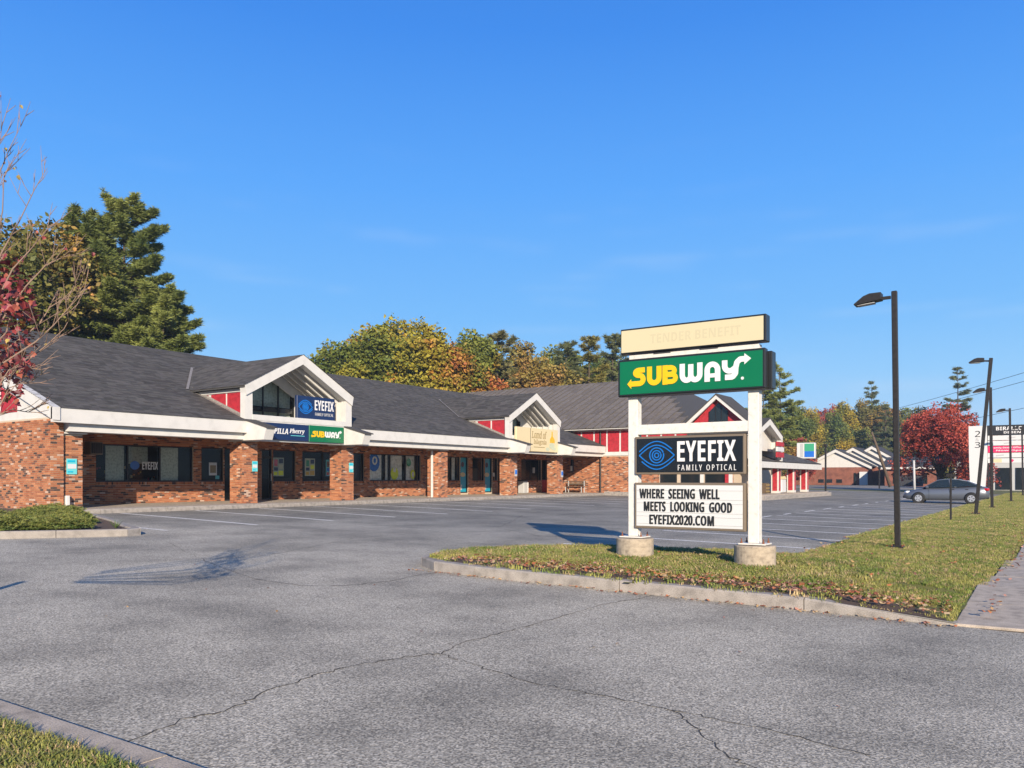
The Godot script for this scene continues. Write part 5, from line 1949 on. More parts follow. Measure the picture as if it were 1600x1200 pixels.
func car() -> void:
	# local: x forward, y up, z to the car's right
	var o := thing("parked_car", "grey sedan parked across the bays beyond the lamp posts", "car")
	var st := S(true)
	var sec := [[-2.3, 0.62, 0.42, 0.78], [-2.24, 0.76, 0.33, 0.95], [-2.05, 0.85, 0.28, 1.03], [-1.6, 0.89, 0.24, 1.05], [-0.9, 0.9, 0.2, 1.0], [0.2, 0.9, 0.2, 0.96], [1.0, 0.89, 0.2, 0.95], [1.55, 0.87, 0.22, 0.86], [2.0, 0.8, 0.25, 0.73], [2.2, 0.7, 0.3, 0.62], [2.3, 0.5, 0.36, 0.52]]
	var rings := []
	for s in sec:
		var r := []
		for z in [[-0.82, 0.0], [-0.98, 0.16], [-1.0, 0.5], [-0.96, 0.8], [-0.84, 0.97], [-0.4, 1.0], [0.4, 1.0], [0.84, 0.97], [0.96, 0.8], [1.0, 0.5], [0.98, 0.16], [0.82, 0.0]]:
			r.append(Vector3(s[0], lerpf(s[2], s[3], z[1]), s[1] * z[0]))
		rings.append(r)
	for i in rings.size() - 1:
		for k in 12:
			var k2 := (k + 1) % 12
			var c: Vector3 = (rings[i][k] + rings[i + 1][k2]) / 2
			face(st, [rings[i][k], rings[i][k2], rings[i + 1][k2], rings[i + 1][k]], Vector3(0, c.y - 0.55, c.z))
	face(st, rings[0], Vector3(-1, 0, 0))
	face(st, rings[-1], Vector3(1, 0, 0))
	var body := part(o, "body", st, M.car_paint)
	# greenhouse: roof in paint, glass between the pillars
	var belt := [[-1.95, 1.03, 0.74], [-1.3, 1.04, 0.8], [-0.3, 1.0, 0.83], [0.6, 0.96, 0.83], [1.25, 0.93, 0.76]]
	var rail := [[-1.15, 1.36, 0.56], [-0.75, 1.44, 0.6], [-0.2, 1.475, 0.62], [0.2, 1.44, 0.61], [0.42, 1.39, 0.58]]
	var q := func(a: Array, s: float) -> Vector3:
		return Vector3(a[0], a[1], a[2] * s)
	st = S(true)
	for i in 4:
		face(st, [q.call(rail[i], 1.0), q.call(rail[i + 1], 1.0), Vector3(rail[i + 1][0], rail[i + 1][1] + 0.02, 0), Vector3(rail[i][0], rail[i][1] + 0.02, 0)], Vector3.UP)
		face(st, [q.call(rail[i], -1.0), q.call(rail[i + 1], -1.0), Vector3(rail[i + 1][0], rail[i + 1][1] + 0.02, 0), Vector3(rail[i][0], rail[i][1] + 0.02, 0)], Vector3.UP)
	part(o, "roof", st, M.car_paint)
	for s: float in [-1.0, 1.0]:
		for k in [[0, 2, "side_window"], [2, 4, "side_window"]]:
			st = S()
			for i in range(k[0], k[1]):
				face(st, [q.call(belt[i], s), q.call(belt[i + 1], s), q.call(rail[i + 1], s), q.call(rail[i], s)], Vector3(0, 0.2, s))
			part(o, k[2], st, M.car_glass)
		st = S()
		for k in [[belt[0], rail[0], 0.11], [belt[2], rail[2], 0.05], [belt[4], rail[4], 0.05]]:
			var a: Vector3 = q.call(k[0], s)
			var b: Vector3 = q.call(k[1], s)
			tube(st, [a + Vector3(0, -0.02, 0), b], [k[2] * 0.6, k[2] * 0.5], 5)
		for i in 4:
			tube(st, [q.call(rail[i], s), q.call(rail[i + 1], s)], [0.03, 0.03], 5)
		part(o, "pillar", st, M.car_paint)
		st = S()
		cbox(st, Vector3(0.95, 1.0, s * 0.93), Vector3(0.16, 0.12, 0.16), 0.03)
		part(o, "mirror", st, M.car_paint)
		st = S()
		for x in [-0.42, -1.15]:
			cbox(st, Vector3(x, 0.86, s * 0.885), Vector3(0.16, 0.03, 0.03), 0.008)
		for x in [-0.25, 0.85]:
			box(st, Vector3(x, 0.62, s * 0.892), Vector3(0.012, 0.6, 0.012))
		part(o, "door_trim", st, M.car_trim)
		st = S()
		cbox(st, Vector3(-0.1, 0.24, s * 0.87), Vector3(2.0, 0.06, 0.05), 0.01)
		part(o, "side_sill", st, M.car_trim)
		st = S()
		cbox(st, Vector3(2.02, 0.68, s * 0.6), Vector3(0.34, 0.13, 0.3), 0.04, Basis(Vector3(0, 1, 0), -s * 0.45))
		part(o, "headlight", st, M.head_lens)
		st = S()
		cbox(st, Vector3(-2.14, 0.86, s * 0.7), Vector3(0.3, 0.16, 0.26), 0.04, Basis(Vector3(0, 1, 0), s * 0.35))
		part(o, "taillight", st, M.tail_lens)
		for x in [-1.38, 1.42]:
			st = S(true)
			tube(st, [Vector3(x, 0.33, s * 0.6), Vector3(x, 0.33, s * 0.905)], [0.37, 0.37], 24)
			part(body, "wheel_arch", st, M.car_trim)
			st = S()
			tube(st, [Vector3(x, 0.32, s * 0.66), Vector3(x, 0.32, s * 0.9), Vector3(x, 0.32, s * 0.915)], [0.32, 0.32, 0.3], 24)
			var wh := part(o, "wheel", st, M.tyre)
			st = S()
			tube(st, [Vector3(x, 0.32, s * 0.9), Vector3(x, 0.32, s * 0.918)], [0.215, 0.2], 20)
			part(wh, "rim", st, M.rim)
			st = S()
			for k in 5:
				var a := TAU * (k + 0.5) / 5.0
				box(st, Vector3(x + cos(a) * 0.125, 0.32 + sin(a) * 0.125, s * 0.9195), Vector3(0.1, 0.045, 0.004), Basis(Vector3(0, 0, 1), a))
			part(wh, "rim_opening", st, M.car_trim)
	st = S()
	face(st, [q.call(belt[4], 1.0), q.call(belt[4], -1.0), q.call(rail[4], -1.0), q.call(rail[4], 1.0)], Vector3(1, 1, 0))
	part(o, "windscreen", st, M.car_glass)
	st = S()
	face(st, [q.call(belt[0], 1.0), q.call(belt[0], -1.0), q.call(rail[0], -1.0), q.call(rail[0], 1.0)], Vector3(-1, 1, 0))
	part(o, "rear_window", st, M.car_glass)
	st = S()
	cbox(st, Vector3(-2.29, 0.72, 0), Vector3(0.03, 0.14, 0.5), 0.008)
	part(o, "number_plate", st, M.board_white)
	st = S()
	cbox(st, Vector3(-2.2, 0.36, 0), Vector3(0.2, 0.12, 1.4), 0.03)
	cbox(st, Vector3(2.2, 0.38, 0), Vector3(0.2, 0.12, 1.2), 0.03)
	part(o, "bumper_trim", st, M.car_trim)
	place(o, P(55.9, 5.75, G(5.5) + 0.005), PI / 2 + 0.06)

# ------------------------------------------------------------------ far things
func far_things() -> void:
	var g := 0.455
	var st := S()
	# beyond the lot: a grass strip, another drive, a lawn
	sheet(st, 92.0, 100.0, 3.0, 60.0, 4.0, 0.002, white)
	sheet(st, 100.0, 150.0, -2.0, 15.0, 6.0, 0.004, white)
	structure("far_lawn", st, M.turf)
	st = S()
	sheet(st, 100.0, 146.0, 15.0, 62.0, 6.0, 0.006, white)
	structure("far_drive", st, M.road)
	# brick hall with three stepped white gables
	var b := thing("gabled_hall", "far brick hall with three stepped white gable roofs", "building", "", P(158.0, 34.0, g))
	var step := [[158.0, 34.2, 5.6, 3.7, 7.0], [162.0, 32.0, 5.4, 3.8, 7.4], [167.0, 29.6, 5.6, 3.9, 7.8]]
	for s in step:
		st = S()
		bx(st, s[0], s[0] + 10.0, s[1] - s[2], s[1] + s[2], g - 0.3, s[3])
		part(b, "brick_wall", st, M.far_brick)
		st = S()
		prism(st, PackedVector2Array([Vector2(s[1] - s[2], s[3] + 0.002), Vector2(s[1] + s[2], s[3] + 0.002), Vector2(s[1], s[4] - 0.1)]), along_u(), s[0] + 0.02, s[0] + 10.0)
		part(b, "gable_face", st, M.white_paint)
		for k in [-1.0, 1.0]:
			st = S()
			prism(st, PackedVector2Array([Vector2(s[1], s[4] + 0.05), Vector2(s[1] + k * (s[2] + 0.6), s[3] + 0.15), Vector2(s[1] + k * (s[2] + 0.6), s[3] - 0.4), Vector2(s[1], s[4] - 0.55)]), along_u(), s[0] - 0.5 + 0.002 * k, s[0] - 0.25)
			part(b, "rake_board", st, M.white_paint)
			st = S()
			prism(st, PackedVector2Array([Vector2(s[1], s[4] + 0.18), Vector2(s[1] + k * (s[2] + 0.7), s[3] + 0.2), Vector2(s[1] + k * (s[2] + 0.7), s[3] + 0.05), Vector2(s[1], s[4] + 0.0)]), along_u(), s[0] - 0.52 + 0.002 * k, s[0] + 10.4)
			part(b, "roof", st, M.dark_slate)
	for v in [36.9, 35.4, 33.7]:
		st = S()
		bx(st, 157.94, 157.99, v - 0.55, v + 0.45, g + 0.4, g + 1.05)
		part(b, "window", st, M.dark_pane)
	st = S()
	bx(st, 157.9, 157.985, 30.7, 31.1, g, g + 2.2)
	part(b, "door", st, M.dark_pane)
	st = S()
	bx(st, 157.2, 157.98, 28.7, 30.0, g, g + 2.4)
	part(b, "white_cabinet", st, M.board_white)
	st = S()
	bx(st, 157.93, 157.98, 36.1, 36.9, 5.4, 6.0)
	part(b, "brick_panel", st, M.far_brick)
	b = thing("brick_annex", "low red brick building with dark roof behind the red maple", "building", "", P(150.0, 22.0, g))
	st = S()
	bx(st, 150.0, 162.0, 17.0, 24.6, g - 0.2, 3.4)
	part(b, "wall", st, M.far_brick)
	st = S()
	prism(st, PackedVector2Array([Vector2(149.4, 3.4), Vector2(162.6, 3.4), Vector2(156.0, 5.4)]), along_v(), 16.5, 25.2)
	part(b, "roof", st, M.dark_slate)
	st = S()
	bx(st, 149.3, 149.45, 16.5, 25.2, 3.2, 3.55)
	part(b, "fascia", st, M.white_paint)
	for v in [18.5, 20.6, 22.9]:
		st = S()
		bx(st, 149.95, 149.99, v - 0.4, v + 0.4, g + 0.3, 2.6)
		part(b, "window", st, M.dark_pane)
	b = thing("dark_roof_house", "low dark roofed building behind the porch of the wing", "building", "", P(150.0, 46.0, g))
	st = S()
	bx(st, 150.0, 162.0, 41.0, 52.0, g - 0.2, 4.2)
	part(b, "wall", st, M.far_brick)
	st = S()
	prism(st, PackedVector2Array([Vector2(149.0, 4.2), Vector2(163.0, 4.2), Vector2(156.0, 7.6)]), along_v(), 39.6, 53.0)
	part(b, "roof", st, M.dark_slate)
	st = S()
	bx(st, 155.0, 156.2, 44.0, 45.2, 7.0, 9.0)
	part(b, "chimney", st, M.board_white)
	b = thing("glass_shop", "pale shopfront with dark glass behind the pylon sign", "building", "", P(122.0, 6.0, g))
	st = S()
	bx(st, 122.0, 134.0, 0.0, 11.5, 0.0, 4.3)
	part(b, "wall", st, M.skin_grey)
	for k in 5:
		st = S()
		bx(st, 121.9, 121.98, 0.6 + k * 2.2, 2.4 + k * 2.2, 0.2, 3.0)
		part(b, "window", st, M.dark_pane)
	st = S()
	bx(st, 121.3, 134.6, -0.4, 12.0, 4.302, 4.7)
	part(b, "roof", st, M.dark_slate)
	# pylon sign
	var o := thing("pylon_sign", "white tapered pylon sign with stacked tenant panels and black header", "sign")
	st = S()
	prism(st, PackedVector2Array([Vector2(-2.18, 6.35), Vector2(-0.72, 6.35), Vector2(-0.66, 3.4), Vector2(-0.9, -0.1), Vector2(-2.02, -0.1), Vector2(-2.14, 3.4)]), Transform3D(), -0.35, 0.35)
	var py := part(o, "pylon", st, M.board_white)
	word(py, "numeral", "2", "Droid Sans", -1.66, -1.24, 5.35, 5.9, 0.351, M.letter_black, 0.02)
	word(py, "numeral", "&", "Droid Sans", -1.6, -1.32, 5.0, 5.24, 0.351, M.skin_grey, 0.02)
	word(py, "numeral", "3", "Droid Sans", -1.66, -1.24, 4.35, 4.88, 0.351, M.letter_black, 0.02)
	st = S()
	cbox(st, Vector3(1.1, 5.92, 0), Vector3(3.6, 0.9, 0.6), 0.02)
	var hd := part(o, "header", st, M.letter_black)
	word(hd, "lettering", "BIRALLC", "Droid Sans Bold", 0.0, 2.0, 5.9, 6.22, 0.301, M.letter_white, 0.02)
	word(hd, "lettering", "DEBEN", "Droid Sans Bold", 0.6, 1.9, 5.6, 5.8, 0.301, M.letter_white, 0.02)
	var y := 5.45
	for k in 5:
		var ht := 0.6 if k == 2 else 0.46
		st = S()
		cbox(st, Vector3(1.1, y - ht / 2, 0), Vector3(3.5, ht - 0.03, 0.5), 0.01)
		var tp := part(o, "tenant_panel", st, M.pink if k == 2 else M.board_white)
		if k == 2:
			word(tp, "lettering", "Family Dental Offices", "Droid Sans Bold", -0.3, 2.1, y - 0.28, y - 0.08, 0.251, M.letter_white, 0.01)
			word(tp, "lettering", "Now Open", "Droid Sans Bold", 0.0, 2.3, y - 0.52, y - 0.34, 0.251, M.letter_white, 0.01)
		elif k == 4:
			st = S()
			box(st, Vector3(0.0, y - ht / 2, 0.255), Vector3(0.9, 0.34, 0.008))
			part(tp, "print", st, M.candy_face)
			st = S()
			prism(st, PackedVector2Array([Vector2(1.1, y - 0.2), Vector2(1.25, y - 0.1), Vector2(1.4, y - 0.2), Vector2(1.25, y - 0.4)]), Transform3D(), 0.25, 0.258)
			part(tp, "print", st, M.pink)
		else:
			st = S()
			box(st, Vector3(1.2 - k * 0.3, y - ht / 2, 0.255), Vector3(0.6, 0.1, 0.008), Basis(Vector3(0, 0, 1), 0.1))
			part(tp, "print", st, M.skin_grey)
		y -= ht + 0.02
	for x in [-0.62, 2.85]:
		st = S()
		cbox(st, Vector3(x, 3.2, -0.02), Vector3(0.16, 6.3, 0.3), 0.02)
		part(o, "post", st, M.bronze)
	place(o, P(86.0, 4.75, G(4.75)), -PI / 2)
	# bank sign by the porch
	o = thing("bank_sign", "white box sign with blue and green square above the porch end", "sign", "", P(72.0, 18.0, g))
	st = S()
	cbox(st, P(72.0, 18.0, 4.0), Vector3(0.5, 1.35, 1.5), 0.03)
	part(o, "case", st, M.board_white)
	for q in [[M.blue, 17.3, 18.1, 3.45, 3.95], [M.leaf_green, 17.3, 18.1, 3.96, 4.6], [M.skin_grey, 18.2, 18.45, 3.45, 4.6]]:
		st = S()
		bx(st, 71.735, 71.748, q[1], q[2], q[3], q[4])
		part(o, "print", st, q[0])
	st = S()
	tube(st, [P(72.0, 18.0, 0.3), P(72.0, 18.0, 3.3)], [0.08, 0.08], 8)
	part(o, "post", st, M.bronze)
	# lamp posts across the lot
	for q in [["black lamp post at the lot's far end before the white gables", 1290.0, 83.0, 4.7], ["short black post beside the far grass strip", 1374.0, 104.0, 2.7]]:
		var p := pt(q[1], 760.0, q[2])
		o = thing("lot_lamp", q[0], "street lamp", "", Vector3(p.x, 0.3, p.z))
		st = S()
		cbox(st, Vector3(p.x, 0.3 + q[3] / 2, p.z), Vector3(0.16, q[3], 0.16), 0.01)
		part(o, "pole", st, M.bronze)
		st = S()
		cbox(st, Vector3(p.x - 0.05, 0.3 + q[3], p.z), Vector3(0.34, 0.3, 0.34), 0.04)
		part(o, "head", st, M.bronze)
	# leaning timber pole
	var a := pt(1391.0, 757.0, 108.0)
	var c := pt(1362.0, 675.0, 108.0)
	o = thing("timber_pole", "leaning timber pole in front of the autumn woods", "pole", "", a)
	st = S(true)
	tube(st, [a - Vector3(0, 0.3, 0), a.lerp(c, 0.6), c], [0.22, 0.18, 0.13], 8)
	part(o, "shaft", st, M.wood_pole)
	st = S(true)
	tube(st, [a.lerp(c, 0.72), a.lerp(c, 0.9) + P(0.2, 0.9, 0.6)], [0.08, 0.05], 6)
	part(o, "snag", st, M.wood_pole)
	# pale trunk-like post by the red maple, bin behind
	o = thing("pale_post", "pale round post beside the red maple", "post", "", P(88.0, 11.6, 0.25))
	st = S(true)
	tube(st, [P(88.0, 11.75, 0.1), P(88.0, 11.8, 3.4)], [0.13, 0.1], 8)
	part(o, "shaft", st, M.skin_grey)
	o = thing("green_bin", "dark green rectangular bin before the far brick annex", "bin", "", P(138.0, 18.9, g))
	st = S()
	cbox(st, P(138.0, 18.9, g + 0.8), Vector3(1.5, 1.6, 3.2), 0.06)
	part(o, "body", st, M.dark_slate)
	st = S()
	cbox(st, P(138.0, 18.9, g + 1.66), Vector3(1.6, 0.1, 3.3), 0.03)
	part(o, "lid", st, M.bronze)
	# overhead wires
	for q in [["upper power line crossing the sky at the right", 9.6, 0.0], ["middle power line crossing the sky at the right", 9.1, 0.5], ["lower power line crossing the sky at the right", 7.3, 1.2]]:
		o = thing("power_line", q[0], "wire", "", P(60.0, -3.0, q[1]))
		st = S(true)
		var pts := []
		var rad := []
		for i in 17:
			var f := i / 16.0
			pts.append(P(lerpf(60.0, 140.0, f), lerpf(-3.0 - q[2], 45.0, f), q[1] - 1.6 * sin(f * PI) + 0.8 * f))
			rad.append(0.016)
		tube(st, pts, rad, 4)
		part(o, "wire", st, M.bronze)

# ------------------------------------------------------------------ trees
func trees() -> void:
	var pine := [Color(0.075, 0.11, 0.022), Color(0.27, 0.29, 0.065)]
	var fir := [Color(0.06, 0.085, 0.035), Color(0.18, 0.19, 0.07)]
	var olive := [Color(0.07, 0.09, 0.015), Color(0.13, 0.13, 0.025), Color(0.2, 0.15, 0.03), Color(0.3, 0.17, 0.03)]
	var mixed := [Color(0.08, 0.11, 0.015), Color(0.16, 0.175, 0.02), Color(0.28, 0.235, 0.02), Color(0.36, 0.17, 0.025), Color(0.34, 0.09, 0.03)]
	var yellow := [Color(0.16, 0.17, 0.02), Color(0.36, 0.27, 0.02), Color(0.46, 0.3, 0.02)]
	var green := [Color(0.06, 0.1, 0.018), Color(0.13, 0.155, 0.025), Color(0.22, 0.2, 0.03)]
	var rusty := [Color(0.13, 0.14, 0.03), Color(0.23, 0.17, 0.03), Color(0.32, 0.17, 0.05)]
	var red := [Color(0.16, 0.03, 0.02), Color(0.32, 0.05, 0.03), Color(0.42, 0.1, 0.05)]
	var wood := "trees behind the shopping plaza"
	var base := func(x: float, d: float) -> Vector3:
		var p := pt(x, 748.0, d)
		return Vector3(p.x, 0.4, p.z)
	# tall white pines behind the left end
	conifer("white_pine", "tallest full white pine behind the plaza's left roof", 21.6, 6.2, 0.1, 30, pine, 3, base.call(196, 60.0), 0.03, 0.42, 0.0, 0.55, wood, 3.0)
	conifer("white_pine", "slightly shorter white pine merging at the left of the tallest pine", 21.0, 5.2, 0.1, 28, pine, 4, base.call(148, 61.0), 0.03, 0.42, 0.6, 0.55, wood, 3.0)
	conifer("white_pine", "lower pine at the right flank of the tall pines", 14.4, 5.0, 0.1, 20, pine, 5, base.call(262, 58.0), 0.03, 0.42, 0.4, 0.55, wood, 2.6)
	broadleaf("oak_tree", "olive and gold broadleaf tree behind the near red branches", lobes_for(19.5, 13.0, 8, 6), 4200, 0.62, olive, 6, base.call(42, 58.0), 0.35, -0.25, 3.0, 0.0, wood)
	# autumn trees over the middle roof
	broadleaf("maple_tree", "green and gold maple at the left of the autumn clump", lobes_for(16.0, 11.5, 8, 11), 3800, 0.62, [mixed[0], mixed[0], mixed[1], mixed[2], mixed[1]], 11, base.call(552, 86.0), 0.3, -0.2, 3.0, 0.0, wood)
	broadleaf("maple_tree", "tallest green and orange maple in the autumn clump", lobes_for(18.6, 12.0, 9, 12), 4600, 0.62, [mixed[0], mixed[1], mixed[1], mixed[2], mixed[3]], 12, base.call(612, 87.0), 0.3, -0.2, 2.6, 0.0, wood)
	broadleaf("maple_tree", "golden orange maple in the middle of the autumn clump", lobes_for(17.6, 11.0, 8, 13), 4200, 0.62, [mixed[0], mixed[1], mixed[2], mixed[2], mixed[3]], 13, base.call(676, 84.0), 0.3, -0.2, 3.0, 0.0, wood)
	broadleaf("maple_tree", "greener maple at the right of the autumn clump", lobes_for(17.0, 9.0, 7, 14), 3200, 0.6, [mixed[0], mixed[1], mixed[1], mixed[3], mixed[4]], 14, base.call(722, 86.0), 0.3, -0.2, 3.0, 0.0, wood)
	conifer("white_pine", "dull olive pine right of the autumn clump", 17.5, 4.6, 0.15, 14, [Color(0.09, 0.1, 0.03), Color(0.26, 0.22, 0.08)], 15, base.call(778, 92.0), 0.1, 0.6, 0.0, 0.5, wood)
	broadleaf("oak_tree", "rusty low oak between the olive pine and the dark pine", lobes_for(15.4, 10.0, 6, 16), 2600, 0.6, rusty, 16, base.call(842, 93.0), 0.3, -0.2, 3.0, 0.0, wood)
	conifer("white_pine", "dark green pine over the grey roof", 17.6, 4.0, 0.15, 14, fir, 17, base.call(886, 98.0), 0.08, 0.6, 0.0, 0.5, wood)
	conifer("white_pine", "yellowish pine next to the road sign's left edge", 18.2, 3.8, 0.15, 14, [Color(0.1, 0.11, 0.02), Color(0.24, 0.2, 0.04)], 18, base.call(922, 100.0), 0.06, 0.6, 0.0, 0.5, wood)
	conifer("white_pine", "bluish green pine just left of the cream sign box", 19.0, 4.0, 0.15, 14, fir, 19, base.call(958, 102.0), 0.06, 0.6, 0.0, 0.5, wood)
	conifer("white_pine", "pine behind the road sign's panels", 16.0, 3.6, 0.15, 13, fir, 20, base.call(1010, 106.0), 0.06, 0.6, 0.0, 0.5, wood)
	broadleaf("oak_tree", "rusty crown between the pines and maples over the roof", lobes_for(12.0, 10.0, 6, 61), 2400, 0.6, rusty, 61, base.call(800, 98.0), 0.3, -0.3, 3.0, 0.0, wood)
	broadleaf("oak_tree", "dark low crown filling below the yellowish pine", lobes_for(11.0, 11.0, 6, 62), 2400, 0.6, green, 62, base.call(905, 108.0), 0.3, -0.4, 3.0, 0.0, wood)
	broadleaf("maple_tree", "tall green crown filling between the autumn clump and the olive pine", lobes_for(18.6, 10.0, 7, 63), 3000, 0.6, [mixed[0], mixed[0], mixed[1], mixed[2]], 63, base.call(762, 97.0), 0.3, -0.25, 3.0, 0.0, wood)
	broadleaf("oak_tree", "green oak right of the olive pine", lobes_for(18.4, 10.0, 7, 64), 3000, 0.6, olive, 64, base.call(812, 100.0), 0.3, -0.25, 3.0, 0.0, wood)
	broadleaf("oak_tree", "dark green oak behind the dark pine over the grey roof", lobes_for(19.5, 11.0, 7, 65), 3000, 0.6, green, 65, base.call(872, 112.0), 0.3, -0.25, 3.0, 0.0, wood)
	broadleaf("oak_tree", "green oak behind the bluish pine by the sign", lobes_for(19.5, 11.0, 7, 66), 3000, 0.6, green, 66, base.call(940, 116.0), 0.3, -0.25, 3.0, 0.0, wood)
	# right of the road sign
	var east := "trees behind the far end of the lot"
	conifer("white_pine", "tall open pine with bare trunk right of the road sign", 17.6, 4.0, 0.34, 13, pine, 21, base.call(1219, 118.0), 0.28, 0.55, 0.5, 0.5, east, 1.1)
	conifer("white_pine", "open pine hidden half behind the road sign", 15.5, 4.2, 0.3, 12, pine, 22, base.call(1192, 116.0), 0.25, 0.55, 0.0, 0.5, east, 1.1)
	conifer("fir_tree", "pointed dark fir standing above the autumn woods", 24.5, 5.2, 0.3, 14, fir, 23, base.call(1362, 194.0), 0.3, 0.7, 0.0, 0.9, east, 1.0)
	conifer("fir_tree", "small fir top beside the nearest lamp post", 17.0, 3.6, 0.3, 12, fir, 24, base.call(1383, 172.0), 0.3, 0.7, 0.0, 0.9, east, 1.0)
	conifer("fir_tree", "dark fir towering behind the red maple", 24.0, 4.6, 0.3, 14, fir, 25, base.call(1496, 165.0), 0.3, 0.7, 0.0, 0.8, east, 1.0)
	var rows := [
		[1206, 150, 15.0, 9.0, green, "dark green broadleaf beside the open pines"], [1236, 152, 14.6, 9.0, green, "deep green broadleaf above the bank sign"], [1258, 190, 18.0, 9.0, olive, "olive broadleaf left of the crimson maples"],
		[1282, 196, 18.2, 9.0, red, "crimson maple left of two in the far woods"], [1301, 200, 19.6, 8.0, red, "crimson maple right of two in the far woods"], [1262, 186, 17.5, 9.5, yellow, "gold broadleaf over the dark far roof"],
		[1322, 190, 19.5, 9.0, yellow, "bright yellow tree behind the white gables"], [1342, 192, 20.0, 9.0, olive, "olive tree right of the bright yellow tree"], [1366, 194, 19.5, 9.0, green, "dark green tree under the pointed fir"],
		[1386, 190, 19.0, 9.0, rusty, "rusty orange tree beside the nearest lamp post"], [1408, 190, 18.0, 9.0, green, "green tree left of the red maple"], [1438, 176, 17.0, 10.0, olive, "olive tree behind the red maple"],
		[1300, 185, 16.5, 10.0, green, "low green tree behind the hall's roof"], [1240, 128, 7.6, 7.0, red, "low dark red tree over the porch roof"], [1218, 126, 7.0, 6.0, rusty, "low rusty tree behind the porch gable"], [1470, 180, 15.0, 10.0, green, "green tree far behind the maple trunk"],
		[1535, 130, 8.5, 8.0, red, "small red tree below the pylon panels"], [1575, 150, 8.0, 9.0, green, "dark green tree right of the pylon sign"], [1345, 184, 12.5, 9.0, green, "low dark green tree above the stepped roofs"], [1325, 182, 12.0, 6.0, yellow, "slender golden tree directly over the hall's peak"]]
	var sd := 30
	for q in rows:
		broadleaf("woodland_tree", q[5], lobes_for(q[2], q[3], 6, sd, 0.16), 1900, 0.62, q[4], sd, base.call(q[0], q[1]), 0.25, -0.3, 3.0, 0.0, east)
		sd += 1
	# far woods that read as one mass
	rng.seed = 400
	var xs := []
	var cs := []
	for i in 9000:
		var x := rr(480.0, 1640.0)
		var d := rr(185.0, 215.0)
		var p := pt(x, 748.0, d)
		var top := 9.5 + 4.0 * nz.get_noise_1d(x * 0.9) + rr(-1.5, 0.5)
		p.y = top * sqrt(rng.randf())
		xs.append(spun(p, rr(1.0, 1.9)))
		var t := nz.get_noise_2d(x * 0.6, 9.0) + rr(-0.15, 0.15)
		cs.append((green[0].lerp(green[2], clampf(0.5 + t, 0, 1)) if t < 0.22 else rusty[1]) * rr(0.8, 1.2))
	many(self, "distant_woods", M.clump, M.leaf, xs, cs)
	# the red maple by the pylon
	var lob := lobes_for(8.6, 9.0, 10, 27, 0.12)
	broadleaf("red_maple", "broad bright red maple between the car and the pylon sign", lob, 5200, 0.34, [Color(0.14, 0.022, 0.016), Color(0.33, 0.045, 0.03), Color(0.45, 0.09, 0.05), Color(0.3, 0.04, 0.03)], 27, Vector3(95.0, 0.2, -10.2), 0.22, -0.12, 5.0)

